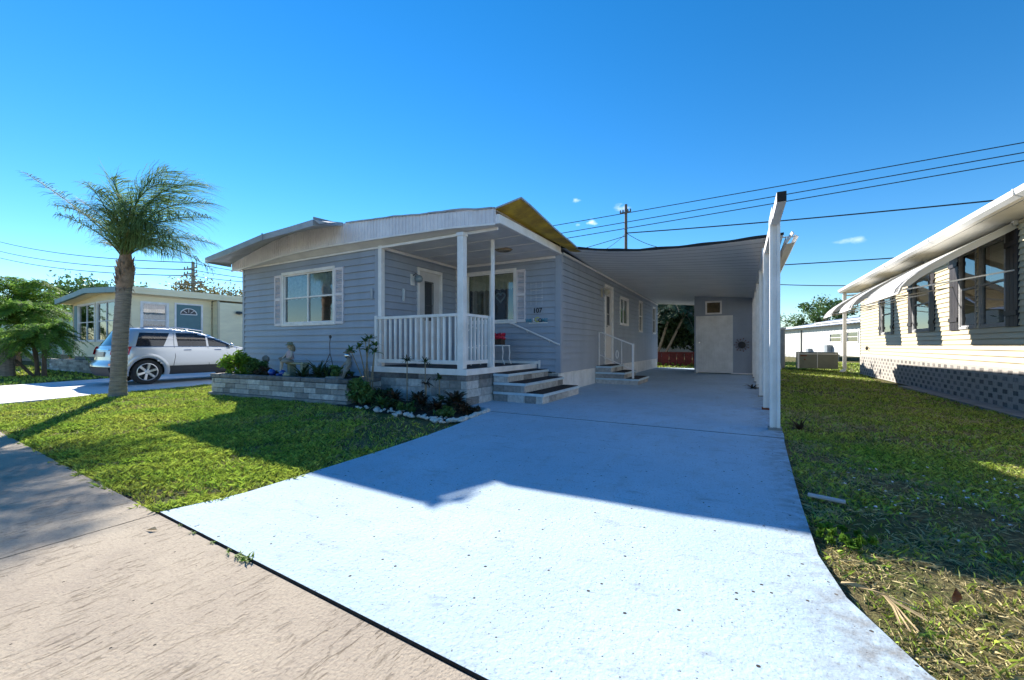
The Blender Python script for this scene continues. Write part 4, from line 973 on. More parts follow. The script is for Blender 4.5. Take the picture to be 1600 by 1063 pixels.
for i in range(14):
    t = 6.283 * i / 14; r1, r2 = .14, .25 if i % 2 else .21
    a.bar((-.02 + r1 * math.cos(t), 17.945, 1.14 + r1 * math.sin(t)), (-.02 + r2 * math.cos(t), 17.945, 1.14 + r2 * math.sin(t)), .012, .02); a.blob((-.02 + r2 * math.cos(t), 17.945, 1.14 + r2 * math.sin(t)), .022, .012, .022, 0, 6, 4)
a.build('rays', 'wheel_ornament', so_)

# ================================================================ RIGHT NEIGHBOUR
NX = 4.0; NY0, NY1 = 4.2, 20.5
frN = ((NX, NY1), (0, -1), (-1, 0))     # u runs towards the camera
nb = thing('cream_house', 'cream sided house with black shutters on a grey block foundation, right of the lawn', 'house', (7, 13, 0))
def nu(y): return NY1 - y
LN = NY1 - NY0
nwin = [(nu(17.72), nu(16.75), 1.52, 2.66), (nu(14.85), nu(13.78), 1.52, 2.80), (nu(12.12), nu(11.48), 1.50, 3.0), (nu(11.28), nu(10.45), 1.50, 3.0), (nu(8.2), nu(7.2), 1.5, 2.9)]
a = MB().frame(*frN); siding(a, LN, .72, 3.30, nwin, ch=.105, dep=.024); a.T = None
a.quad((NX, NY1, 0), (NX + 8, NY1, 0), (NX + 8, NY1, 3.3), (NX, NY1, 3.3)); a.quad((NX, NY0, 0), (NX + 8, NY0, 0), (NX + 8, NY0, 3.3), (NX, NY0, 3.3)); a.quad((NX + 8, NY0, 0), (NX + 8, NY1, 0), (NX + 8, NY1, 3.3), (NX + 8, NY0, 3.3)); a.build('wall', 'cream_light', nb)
a = MB().frame(*frN); a.box(.0, LN, -.1, .035, .02, .70, .5); a.box(.0, LN, .0, .03, .70, .73, .5); fnd = a.build('foundation', 'found_light', nb)
a = MB().frame(*frN)
for r in range(6):
    z0 = .06 + r * .112; u = .12 + (.16 if r % 2 else 0)
    while u < LN - .2:
        a.box(u, u + .145, .030, .0372, z0, z0 + .075, random.random()); u += .32
a.build('dark_blocks', 'found_dark', fnd)
a = MB(); a.box(3.62, 3.96, NY0, 14.6, -.03, .055); a.build('edging', 'concrete_base', nb)
for i, h in enumerate(nwin):
    f = window(nb, frN, h[0], h[1], h[2], h[3], trim=.05, cols=1, curtain=None, tm='shade_white', interior='interior_mid', proud=.03)
    bl = MB().frame(*frN); D = -.10
    n_ = 14; z = h[3] - .02
    if i == 0 or i == 1 or i == 3:
        bl.quad((h[0] + .02, D, (h[2] + h[3]) / 2 + .05), (h[1] - .02, D, (h[2] + h[3]) / 2 + .05), (h[1] - .02, D, h[3]), (h[0] + .02, D, h[3])); bl.build('blind', 'blind', f)
for (a0, a1, z0, z1) in ((17.75, 17.98, 1.46, 2.76), (16.48, 16.70, 1.46, 2.76), (14.90, 15.20, 1.46, 2.86), (13.42, 13.72, 1.46, 2.86), (12.18, 12.60, 1.44, 3.06), (10.02, 10.38, 1.44, 3.06)):
    s = MB().frame(*frN); u0, u1 = nu(a1), nu(a0); n_ = 3
    for k in range(n_):
        w_ = (u1 - u0) / n_; s.box(u0 + w_ * k + .004, u0 + w_ * (k + 1) - .004, .005, .035, z0, z1)
    s.box(u0, u1, .035, .055, z0 + .18, z0 + .27); s.box(u0, u1, .035, .055, z1 - .27, z1 - .18)
    s.build('shutter', 'black_shutter', nb)
# eave: soffit, gutter, roof slope
a = MB(); a.box(3.50, 3.99, NY0 - .3, NY1 + .35, 3.19, 3.21); a.build('soffit', 'awning_white', nb)
a = MB(); a.box(3.985, 4.02, NY1 - .02, NY1 + .02, .7, 3.19); a.quad((3.50, NY1 + .35, 3.21), (12, NY1 + .35, 3.21), (8, NY1 + .35, 4.2), (3.5, NY1 + .35, 3.34)); a.build('corner_trim', 'gutter_white', nb)
a = MB(); yy0, yy1 = NY0 - .3, NY1 + .36
prof = [(3.50, 3.20), (3.42, 3.20), (3.36, 3.25), (3.345, 3.32), (3.355, 3.335), (3.375, 3.33), (3.385, 3.27), (3.43, 3.225), (3.48, 3.225), (3.495, 3.33), (3.52, 3.36)]
vs = [(x_, yy0, z_) for x_, z_ in prof] + [(x_, yy1, z_) for x_, z_ in prof]; k = len(prof)
a.add(vs, [(i, i + 1, k + i + 1, k + i) for i in range(k - 1)] + [tuple(range(k, k * 2))], .5)
for yy in np.arange(5.5, 20, 3.05): a.box(3.338, 3.36, yy, yy + .03, 3.24, 3.335)
a.build('gutter', 'gutter_white', nb)
a = MB(); a.quad((3.46, yy0, 3.335), (3.46, yy1, 3.335), (8, yy1, 4.25), (8, yy0, 4.25)); a.quad((8, yy0, 4.25), (8, yy1, 4.25), (12.4, yy1, 3.3), (12.4, yy0, 3.3)); a.build('roof', 'awning_white', nb)
# downspout at the far corner
a = MB(); a.bar((3.55, 20.78, 3.20), (3.55, 20.78, .16), .11, .08); a.bar((3.55, 20.78, .16), (3.40, 20.60, .05), .10, .08); a.bar((3.55, 20.78, 3.1), (3.9, 20.7, 3.1), .05, .05); a.build('downspout', 'gutter_white', nb)
a = MB(); a.lathe((3.93, 19.3, 1.02), [(.03, -.07), (.045, 0), (.03, .07)], 8); a.build('hose_spigot', 'lamp_dark', nb)
# the awnings: curved metal sheets over the windows, on thin white arms
def awning(y0, y1, label, z_top=3.17):
    A = thing('window_awning', label, 'awning', (3.7, (y0 + y1) / 2, z_top), 'curved metal window awnings')
    cur = [(3.97, z_top), (3.65, 2.985), (3.32, 2.80), (3.0, 2.60), (2.78, 2.44), (2.63, 2.30), (2.54, 2.18), (2.51, 2.09)]
    a = MB(); vs = []; n_ = int((y1 - y0) / .10); fs = []
    for i in range(n_ + 1):
        yy = y0 + (y1 - y0) * i / n_; rip = .007 * (i % 2)
        for (x_, z_) in cur: vs.append((x_ - rip * .6, yy, z_ + rip))
    m_ = len(cur)
    for i in range(n_):
        for j in range(m_ - 1): fs.append((i * m_ + j, i * m_ + j + 1, (i + 1) * m_ + j + 1, (i + 1) * m_ + j))
    a.add(vs, fs, .5)
    a.build('awning_sheet', 'awning_white', A)
    # side wings closing the ends
    for yy in (y0, y1):
        a = MB()
        for (p, q) in zip(cur[:-1], cur[1:]): a.quad((p[0], yy, p[1]), (q[0], yy, q[1]), (q[0] + .02, yy + .004, q[1] - .10 if q[0] > 2.6 else q[1]), (p[0] + .02, yy + .004, p[1] - .10 if p[0] > 2.6 else p[1]), .5)
        for (p, q) in zip(cur[:-1], cur[1:]): a.bar((p[0], yy, p[1] + .008), (q[0], yy, q[1] + .008), .03, .02)
        a.build('side_wing', 'awning_white', A)
    for (b0, b1) in ((y0 + .10, y0 + .16), (y0 + .24, y0 + .30)):
        a = MB(); c2 = [(x_ - .010, z_ + .012) for i, (x_, z_) in enumerate(cur)]
        for (p, q) in zip(c2[:-1], c2[1:]): a.quad((p[0], b0, p[1]), (p[0], b1, p[1]), (q[0], b1, q[1]), (q[0], b0, q[1]), .5)
        a.build('dark_band', 'awning_dark', A)
    a = MB(); a.bar((2.51, y0, 2.085), (2.51, y1, 2.085), .025, .03); a.build('front_bar', 'gutter_white', A)
    for yy in (y0 + .03, y1 - .03):
        a = MB(); a.bar((2.52, yy, 2.13), (3.97, yy, 2.38), .014, .024); a.build('arm', 'gutter_white', A)
    a = MB(); a.box(3.93, 3.985, y0 - .05, y0 + .03, 3.12, 3.2); a.build('bracket', 'gutter_white', A)
    return A
awning(10.08, 12.45, 'wide awning over the twin window of the cream house, nearest the camera')
awning(13.85, 15.35, 'middle curved awning on the cream house, over the single window')
awning(16.6, 18.05, 'farthest curved awning over the last window of the cream house wall')
# this neighbour is a larger house on a lot about twenty centimetres lower
for o in [nb] + [q for q in col.objects if q.name.startswith('window_awning')]:
    o.scale = (1.2, 1.2, 1.2); o.location = (o.location.x * 1.2, o.location.y * 1.2, o.location.z * 1.2 - .224)
# green-grey air conditioner behind the corner
ac = thing('air_conditioner', 'olive green air conditioning box by the far corner of the cream house', 'air conditioner', (3.1, 24.5, 0))
a = MB(); a.box(2.35, 3.9, 24.2, 25.1, .02, .80); a.build('casing', 'ac_green', ac, bevel=.02)
a = MB(); a.box(2.33, 2.40, 24.18, 24.24, .02, .82); a.box(2.4, 3.85, 24.19, 24.2, .70, .73); a.box(3.1, 3.12, 24.185, 24.2, .05, .78); a.build('panel_edge', 'gutter_white', ac)
a = MB(); a.box(2.45, 2.7, 24.18, 24.2, .60, .66); a.lathe((2.62, 24.17, .45), [(.035, 0), (.035, .03)], 8, 'y'); a.build('warning_label', 'rust', ac)

# far white trailer home, with its corrugated roof and a carport beside it
frT = ((3.24, 51.5), (.235, -.972), (-.972, -.235))
tr = thing('white_trailer', 'weathered white trailer home with two small windows beyond the right lawn', 'house', (6, 42, 0))
tw_ = [(11.6, 13.4, 1.38, 2.0), (14.2, 15.7, 1.36, 2.06)]
a = MB().frame(*frT)
for (p, q, z0, z1) in ((0, 11.6, .35, 2.9), (13.4, 14.2, .35, 2.9), (15.7, 20, .35, 2.9), (11.6, 13.4, .35, 1.38), (11.6, 13.4, 2.0, 2.9), (14.2, 15.7, .35, 1.36), (14.2, 15.7, 2.06, 2.9)):
    a.quad((p, .0, z0), (q, .0, z0), (q, .0, z1), (p, .0, z1), .5)
for x_ in np.arange(0.3, 20, .4):
    if not (11.5 < x_ < 13.5 or 14.1 < x_ < 15.8): a.box(x_, x_ + .03, .0, .012, .35, 2.9, .5)
a.quad((20, 0, 0), (20, -4, 0), (20, -4, 2.9), (20, 0, 2.9)); a.quad((0, 0, 0), (0, -4, 0), (0, -4, 2.9), (0, 0, 2.9)); a.build('wall', 'trailer', tr)
for h in tw_: window(tr, frT, h[0], h[1], h[2], h[3], trim=.05, cols=1, curtain='lace', curt_h=.9, proud=.04)
a = MB().frame(*frT); a.box(6.1, 6.28, .013, .07, .5, 2.5); a.build('dark_pipe', 'lamp_dark', tr)
a = MB().frame(*frT); a.box(11.5, 12.0, .013, .35, .5, 1.15); a.build('meter_box', 'shed_grey', tr)
a = MB().frame(*frT); a.box(8.0, 8.4, .013, .3, .35, .85); a.build('meter_box', 'shed_grey', tr)
a = MB().frame(*frT); a.box(9, 20, -.02, .10, 2.9, 3.0); a.build('roof_edge', 'gutter_white', tr)
a = MB().frame(*frT)
for i in range(40):
    x0 = -.6 + i * .52; a.quad((x0, .5, 2.62), (x0 + .26, .5, 2.66), (x0 + .26, -5, 3.75), (x0, -5, 3.70)); a.quad((x0 + .26, .5, 2.66), (x0 + .52, .5, 2.62), (x0 + .52, -5, 3.70), (x0 + .26, -5, 3.75))
a.build('roof', 'metal_roof', tr)
a = MB().frame(*frT)
for i in range(40): a.box(.1 + i * .33, .1 + i * .33 + .16, .05, .12, .02, .36)
a.box(0, 13.5, .02, .13, .30, .38); a.build('lattice_skirt', 'gutter_white', tr)
a = MB().frame(*frT); a.box(8.5, 13.5, .15, .9, .36, .46); a.box(11.2, 13.5, .2, .8, .0, .36); tag(a.build('porch_platform', 'shed_grey'), 'low dark grey platform against the white trailer wall', 'platform')
gs = thing('garden_shed', 'small rounded blue-grey metal shed right of the carport posts', 'shed', (1.0, 24.5, 0))
a = MB(); a.box(.20, 1.82, 24.0, 25.6, .0, 1.92); a.build('body', 'shed_grey', gs, bevel=.06)
a = MB(); a.box(.15, 1.86, 23.95, 25.65, 1.90, 2.0); a.build('roof', 'trailer', gs, bevel=.03)
a = MB(); a.add([(1.05, 23.0, 0), (1.60, 23.0, 0), (1.45, 23.3, 1.05), (1.0, 23.3, 1.10), (1.05, 23.05, 0), (1.60, 23.05, 0), (1.45, 23.35, 1.05), (1.0, 23.35, 1.10)], [(0, 1, 2, 3), (4, 5, 6, 7), (0, 1, 5, 4), (1, 2, 6, 5), (2, 3, 7, 6), (3, 0, 4, 7)]); tag(a.build('leaning_board', 'trailer'), 'white board leaning against the small grey shed', 'board')
lb = MB(); lb.blob((1.18, 23.05, .75), .14, .04, .18, .2); tag(lb.build('rusty_pan', 'rust'), 'round rusty pan hung on the white leaning board', 'pan')

# ---- behind the carport: red fence, shaded pale house, dark palm
a = MB()
for i in range(22): a.box(-8.0 + i * .4, -8.0 + i * .4 + .385, 24.6, 24.64, .0, .74)
a.box(-8, .8, 24.55, 24.6, .66, .76); tag(a.build('red_fence', 'red_fence'), 'low dark red board fence behind the carport', 'fence')
bh = thing('back_house', 'pale house in deep shade behind the carport palm', 'house', (-2, 33, 0))
a = MB().frame((-10, 31), (1, 0), (0, -1)); siding(a, 8, .3, 3.0, [(6.1, 6.9, 1.1, 2.1), (3.6, 4.6, 1.1, 2.1)]); a.T = None; a.quad((-2, 31, 0), (-2, 37, 0), (-2, 37, 3), (-2, 31, 3)); a.build('wall', 'trailer', bh)
window(bh, ((-10, 31), (1, 0), (0, -1)), 6.1, 6.9, 1.1, 2.1, cols=2, curtain='lace'); window(bh, ((-10, 31), (1, 0), (0, -1)), 3.6, 4.6, 1.1, 2.1, cols=2, curtain='lace')
a = MB(); a.add([(-10.4, 30.6, 3.0), (-1.6, 30.6, 3.0), (-1.6, 34, 3.9), (-10.4, 34, 3.9), (-1.6, 37.4, 3.0), (-10.4, 37.4, 3.0)], [(0, 1, 2, 3), (3, 2, 4, 5)]); a.build('roof', 'metal_roof', bh)

# ================================================================ LEFT NEIGHBOUR
LX = -22.0; LY = 7.15
nl = thing('yellow_house', 'pale yellow home with teal door and teal roof edge behind the parked SUV', 'house', (-26, 12, 0))
frLs = ((LX, LY), (0, 1), (1, 0)); frLf = ((-28.4, LY), (1, 0), (0, -1))
ls_h = [(.42, 1.25, 1.45, 2.90), (1.55, 2.62, .75, 2.98)]
a = MB().frame(*frLs); siding(a, 3.0, .66, 3.27, ls_h, ch=.15, dep=.018); a.T = None; a.frame((LX, LY + 3.05), (1, 0), (0, -1)); siding(a, .55, .66, 3.2, (), ch=.15, dep=.018); a.frame((LX + .55, LY + 3.05), (0, 1), (1, 0)); siding(a, 8, .5, 3.15, (), ch=.15, dep=.018)
a.frame(*frLf); lf_h = [(.70, 2.72, 1.35, 3.0), (3.05, 5.05, 1.35, 3.02), (5.3, 6.15, 1.35, 3.02)]
siding(a, 6.4, .6, 3.27, lf_h, ch=.15, dep=.018); a.T = None
a.quad((-28.4, LY, 0), (-28.4, 20, 0), (-28.4, 20, 3.3), (-28.4, LY, 3.3)); a.build('wall', 'cream_siding', nl)
for i, h in enumerate(lf_h): window(nl, frLf, h[0], h[1], h[2], h[3], trim=.07, cols=2, curtain=None, interior='interior')
a = MB().frame(*frLf); a.box(.22, .56, .02, .05, 1.32, 3.02); a.build('shutter', 'roof_teal', nl)
f = window(nl, frLs, ls_h[0][0], ls_h[0][1], 1.45, 2.90, trim=.08, cols=1, curtain='lace', curt_h=.62)
dr = door(nl, frLs, 1.60, 2.56, .75, 2.95, dm='teal_paint', glass_r=(.4999, .5001, .5, .5001), lab='teal door with a fan light')
a = MB().frame(*frLs); c0 = 2.08
pts = [(c0 + .32 * math.cos(t), .012, 2.52 + .27 * math.sin(t)) for t in np.linspace(0, math.pi, 14)]
a.tube(pts + [pts[0]], .022, 6, r=.5)
for t in (math.pi * .25, math.pi * .5, math.pi * .75): a.tube([(c0 + .1 * math.cos(t), .012, 2.52 + .09 * math.sin(t)), (c0 + .32 * math.cos(t), .012, 2.52 + .27 * math.sin(t))], .012, 5)
a.build('fan_light_frame', 'white_paint', dr)
a = MB().frame(*frLs); a.add([(p[0], .010, p[2]) for p in pts], [tuple(range(len(pts)))]); a.build('fan_light', 'screen_dark', dr)
a = MB(); 
a.bar((LX + .60, LY + 3.9, 2.74), (LX + .75, LY + 3.9, 2.72), .08, .08); a.lathe((LX + .72, LY + 3.85, 2.62), [(.06, 0), (.14, .06), (.10, .14)], 10); a.lathe((LX + .72, LY + 4.1, 2.62), [(.06, 0), (.14, .06), (.10, .14)], 10); a.build('flood_light', 'lamp_dark', nl)
a = MB(); a.box(LX + .53, LX + .58, LY + 3.0, LY + 3.08, .6, 3.2); a.box(LX - .03, LX + .03, LY - .03, LY + .05, .6, 3.25); a.box(-28.44, -28.36, LY - .03, LY + .05, .6, 3.25); a.box(LX, LX + .04, LY + .05, LY + 3.0, 3.2, 3.27); a.build('corner_trim', 'cream_light', nl)
# roof: low gable, teal fascia in front, patched side
a = MB(); A0, A1, AP = -28.75, LX + .45, -24.95; y0 = LY - .55
zl, zr, zp = 3.27, 3.42, 3.58
def slab2(mb, p, q, th):
    mb.quad(p[0], p[1], q[1], q[0], .5)
a.add([(A0, y0, zl), (A1, y0, zr), (AP, y0, zp), (A0, 20, zl), (A1, 20, zr), (AP, 20, zp)], [(0, 2, 5, 3), (2, 1, 4, 5)], .5)
rr = a.build('roof', 'roof_patchy', nl)
a = MB(); 
for (p, q) in (((A0, zl), (AP, zp)), ((AP, zp), (A1, zr))):
    a.add([(p[0], y0 - .02, p[1] - .19), (q[0], y0 - .02, q[1] - .19), (q[0], y0 - .02, q[1] + .03), (p[0], y0 - .02, p[1] + .03), (p[0], y0 + .2, p[1] + .03), (q[0], y0 + .2, q[1] + .03), (p[0], y0 + .1, p[1] - .19), (q[0], y0 + .1, q[1] - .19)], [(0, 1, 2, 3), (3, 2, 5, 4), (0, 1, 7, 6)], .5)
a.build('fascia', 'roof_teal', rr)
a = MB(); a.add([(A1 + .01, y0, zr - .17), (A1 + .01, 20, zr - .17), (A1 + .01, 20, zr - .02), (A1 + .01, y0, zr - .02), (LX - .05, y0, zr - .19), (LX - .05, 20, zr - .19)], [(0, 1, 2, 3), (0, 1, 5, 4)], .5)
a.box(A1 + .012, A1 + .03, y0 + .02, 20, zr - .04, zr + .10, .5)
a.quad((A0, y0 + .02, zl - .16), (AP, y0 + .02, zp - .17), (AP, LY, zp - .17), (A0, LY, zl - .16), .5); a.quad((AP, y0 + .02, zp - .17), (A1, y0 + .02, zr - .16), (A1, LY, zr - .16), (AP, LY, zp - .17), .5)
a.quad((A0, LY - .02, 3.15), (A1 - .3, LY - .02, 3.15), (AP, LY - .02, zp - .05), (A0, LY - .02, zl), .5); a.build('eave', 'cream_siding', nl)
# split-block planter of the neighbour
pl = thing('block_planter', 'low whitish block planter wall in front of the yellow house', 'planter', (-23, 6, 0))
a = MB(); random.seed(4); blockwall(a, ((-29, 6.2), (1, 0), (0, -1)), 8.2, .0, .52, 5, bl=.42, jit=.006); blockwall(a, ((-20.8, 6.2), (0, 1), (1, 0)), 4.4, .0, .52, 5, bl=.42, jit=.006); a.build('wall', 'block_pale' if 'block_pale' in M else 'block', pl)
a = MB(); a.box(-29, -20.85, 6.25, 10.5, .0, .46); a.box(LX + .02, -20.85, 10.5, 11, 0, .4); a.build('fill', 'soil', pl)
a = MB(); a.box(-28.4, LX, LY + .03, 10, .0, .62); a.build('skirt', 'concrete_base', pl)
# mint building and white low wall further left
mb_ = thing('mint_building', 'mint green building with a brown base, left of the yellow house', 'building', (-38, 14, 0))
a = MB(); a.quad((-60, 9, .55), (-36.4, 9, .55), (-36.4, 9, 3.0), (-60, 9, 3.0)); a.quad((-36.4, 9, 0), (-36.4, 20, 0), (-36.4, 20, 3.1), (-36.4, 9, 3.1)); a.build('wall', 'mint', mb_)
a = MB(); a.box(-60, -36.4, 8.95, 9.1, .0, .55); a.build('base', 'torn_wood', mb_)
a = MB(); a.box(-60.3, -36.2, 8.6, 20, 3.0, 3.16); a.build('roof', 'trailer', mb_)
for i in range(8):
    a = MB(); a.box(-58.6 + i * 3, -58.5 + i * 3, 8.93, 8.99, .55, 3.0); a.build('mullion', 'white_paint', mb_)

oh = thing('opposite_house', 'white house across the street reflected in the front window', 'house', (-6, -18, 0))
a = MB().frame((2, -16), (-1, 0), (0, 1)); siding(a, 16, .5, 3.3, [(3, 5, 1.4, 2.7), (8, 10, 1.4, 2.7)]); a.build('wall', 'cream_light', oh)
a = MB(); a.add([(2.6, -15.4, 3.2), (-14.6, -15.4, 3.2), (-14.6, -20, 4.9), (2.6, -20, 4.9), (2.6, -25, 3.2), (-14.6, -25, 3.2)], [(0, 1, 2, 3), (3, 2, 5, 4)]); a.build('roof', 'trailer', oh)
for u_ in (3, 8): window(oh, ((2, -16), (-1, 0), (0, 1)), u_, u_ + 2, 1.4, 2.7, cols=2, curtain='lace')

# ================================================================ SUV
suv = thing('suv', 'silver SUV with six spoke wheels parked nose in on the neighbouring driveway', 'car', (-15.8, 7.0, 0))
cx = -15.82; ry = 5.25; fy = ry + 2.86; HW = .94
def yr(z): return float(np.interp(z, [.25, .35, .5, .62, .66, .85, 1.0, 1.08, 1.35, 1.52, 1.58, 1.62], [4.56, 4.50, 4.46, 4.47, 4.55, 4.57, 4.60, 4.64, 4.80, 4.88, 4.93, 5.02]))
def yf(z): return float(np.interp(z, [.25, .5, .75, .88, .95, 1.00, 1.05, 1.09, 1.2, 1.35, 1.48, 1.56, 1.60, 1.62], [8.98, 9.10, 9.10, 9.02, 8.80, 8.35, 7.95, 7.72, 7.50, 7.18, 6.85, 6.52, 6.20, 5.9]))
def hw(z): return float(np.interp(z, [.25, .35, .55, .8, .95, 1.03, 1.06, 1.3, 1.5, 1.57, 1.61, 1.625], [.88, .92, .955, .965, .955, .94, .93, .865, .80, .76, .70, .60]))
def crn(z): return float(np.interp(z, [.25, .9, 1.05, 1.6], [.26, .26, .25, .30]))
def ring(z, N_=96):
    a0, a1, w_, c_ = yr(z), yf(z), hw(z), crn(z); pts = []
    # perimeter at equal parameter: right side, front, left side, rear
    nS = 36; nE = 12
    def side(sg, rev):
        ys_ = np.linspace(a0, a1, nS)
        out = []
        for yv in ys_:
            e = min(yv - a0, a1 - yv) / c_; x_ = w_ * (1 - (.30 * (1 - min(e, 1)) ** 2.4 if e < 1 else 0))
            # broad plan taper
            x_ *= 1 - .035 * ((yv - 6.8) / 2.3) ** 2
            out.append((x_, yv))
        return [(cx + sg * p[0], p[1]) for p in (out[::-1] if rev else out)]
    R_ = side(1, False); L_ = side(-1, True)
    def end(p, q, bul):
        return [(p[0] + (q[0] - p[0]) * t, p[1] + (q[1] - p[1]) * t + bul * 4 * t * (1 - t)) for t in np.linspace(0, 1, nE)[1:-1]]
    return R_ + end(R_[-1], L_[0], .07) + L_ + end(L_[-1], R_[0], -.06)
zs = [.26, .32, .38, .45, .52, .60, .66, .72, .79, .86, .92, .96, 1.0, 1.03, 1.06, 1.10, 1.16, 1.24, 1.33, 1.42, 1.50, 1.55, 1.585, 1.61, 1.625]
rings = [ring(z) for z in zs]; n_ = len(rings[0]); vs = []
RWH = .36
ARC = .43
def snap(x_, yv, z):
    if abs(x_ - cx) < .7: return (x_, yv, z)
    for wy in (ry, fy):
        dy, dz = yv - wy, z - RWH; r0 = math.hypot(dy, dz)
        if abs(r0 - ARC) < .05 and r0 > 0: yv, z = wy + dy / r0 * ARC, RWH + dz / r0 * ARC
    return (x_, yv, z)
for z, rg_ in zip(zs, rings):
    for (x_, yv) in rg_: vs.append(snap(x_, yv, z))
lo_f = []; up_f = []
for i in range(len(zs) - 1):
    for k in range(n_):
        f4 = (i * n_ + k, i * n_ + (k + 1) % n_, (i + 1) * n_ + (k + 1) % n_, (i + 1) * n_ + k)
        c_ = np.mean([vs[q] for q in f4], axis=0)
        if abs(c_[0] - cx) > .6 and any(math.hypot(c_[1] - wy, c_[2] - RWH) < ARC - .005 for wy in (ry, fy)): continue
        (lo_f if c_[2] < .50 else up_f).append(f4)
top_i = (len(zs) - 1) * n_
up_f.append(tuple(top_i + k for k in range(n_)))
a = MB(); a.add(vs, up_f, .5); body = a.build('body', 'car_silver', suv, smooth=True)
a = MB(); a.add(vs, lo_f, .5); a.build('lower_cladding', 'car_trim', suv, smooth=True)
def sx(yv, z, off=.004):
    r_ = ring(z)[:36]; ys_ = [p[1] for p in r_]; xs_ = [p[0] for p in r_]; return float(np.interp(yv, ys_, xs_)) + off
def panel(name, quadpts, m, off=.006, parent=None, nz=6, ny=14, inset=0):
    # quadpts: lower-left(y,z), lower-right, upper-right, upper-left in the side plane
    a = MB(); (a0, z0), (b0, z1), (b1, z2), (a1, z3) = quadpts; vs_ = []
    for j in range(nz + 1):
        t = j / nz
        for i in range(ny + 1):
            s_ = i / ny
            yv = (a0 * (1 - s_) + b0 * s_) * (1 - t) + (a1 * (1 - s_) + b1 * s_) * t; z = (z0 * (1 - s_) + z1 * s_) * (1 - t) + (z3 * (1 - s_) + z2 * s_) * t
            vs_.append((sx(yv, z, off), yv, z))
    a.add(vs_, [(j * (ny + 1) + i, j * (ny + 1) + i + 1, (j + 1) * (ny + 1) + i + 1, (j + 1) * (ny + 1) + i) for j in range(nz) for i in range(ny)], .5)
    return a.build(name, m, parent or suv, smooth=True)
mat('car_window', (.010, .014, .022), (.016, .020, .03), rough=.06, scale=2, spec=.5, coat=.25)
panel('window', [(4.98, 1.09), (5.62, 1.09), (5.80, 1.49), (5.10, 1.49)], 'car_window')
panel('window', [(5.98, 1.08), (6.74, 1.08), (6.73, 1.50), (5.96, 1.50)], 'car_window')
panel('window', [(6.80, 1.08), (7.52, 1.08), (6.98, 1.46), (6.79, 1.50)], 'car_window')
def seam(pts, name='door_seam', r_=.006, m='car_trim', off=.003):
    a = MB(); a.tube([(sx(y_, z_, off), y_, z_) for y_, z_ in pts], r_, 5); return a.build(name, m, body)
seam([(5.90, 1.50), (5.88, 1.1), (5.90, .8), (5.86, .52)]); seam([(6.77, 1.5), (6.77, 1.05), (6.80, .52)]); seam([(7.62, 1.05), (7.66, .8), (7.62, .52)]); seam([(4.62, .66), (5.0, .66)], r_=.004)
seam([(4.9, 1.075), (5.9, 1.085), (6.8, 1.085), (7.66, 1.06)], 'belt_trim', .009, 'chrome', .004)
# rear glass, gate, lamps, plate
def rear_panel(name, x0, x1, z0, z1, m, off=-.012, par=None, nx=8, nz=5):
    a = MB(); vs_ = []
    for j in range(nz + 1):
        z = z0 + (z1 - z0) * j / nz
        rg2 = ring(z); seg = rg2[-11:] + [rg2[0]]; seg = sorted([(p[0], p[1]) for p in rg2[-10:]] + [rg2[0], rg2[71]])
        for i in range(nx + 1):
            x_ = cx + x0 + (x1 - x0) * i / nx
            vs_.append((x_, float(np.interp(x_, [p[0] for p in seg], [p[1] for p in seg])) + off, z))
    a.add(vs_, [(j * (nx + 1) + i, j * (nx + 1) + i + 1, (j + 1) * (nx + 1) + i + 1, (j + 1) * (nx + 1) + i) for j in range(nz) for i in range(nx)], .5)
    return a.build(name, m, par or suv, smooth=True)
rear_panel('rear_window', -.62, .62, 1.12, 1.50, 'car_window'); rear_panel('rear_bumper', -.80, .80, .30, .50, 'car_trim', -.03)
rear_panel('number_plate', -.26, .26, .80, .94, 'lamp_cream', -.02); rear_panel('chrome_strip', -.45, .45, .98, 1.02, 'chrome', -.025)
for sg in (-1, 1):
    a = MB(); vs_ = []
    for z in (.86, .92, .99, 1.05, 1.09):
        rg2 = ring(z); R36 = rg2[:36] if sg == 1 else [(2 * cx - p[0], p[1]) for p in rg2[:36]]
        ys_ = [p[1] for p in R36]; xs_ = [p[0] for p in R36]
        vs_.append((cx + sg * .62, yr(z) - .02 - .03, z)); 
        for yv in (yr(z) - .012, yr(z) + .04, yr(z) + .10, yr(z) + .18, yr(z) + .26):
            vs_.append((float(np.interp(yv, ys_, xs_)) + sg * .012, yv - (.012 if yv < yr(z) else 0), z))
    a.add(vs_, [(j * 6 + i, j * 6 + i + 1, (j + 1) * 6 + i + 1, (j + 1) * 6 + i) for j in range(4) for i in range(5)], .5); a.build('tail_light', 'tail_red', suv, smooth=True)
a = MB(); a.box(cx + .70, cx + .86, 4.465, 4.49, .56, .62); a.build('reflector', 'tail_red', suv)
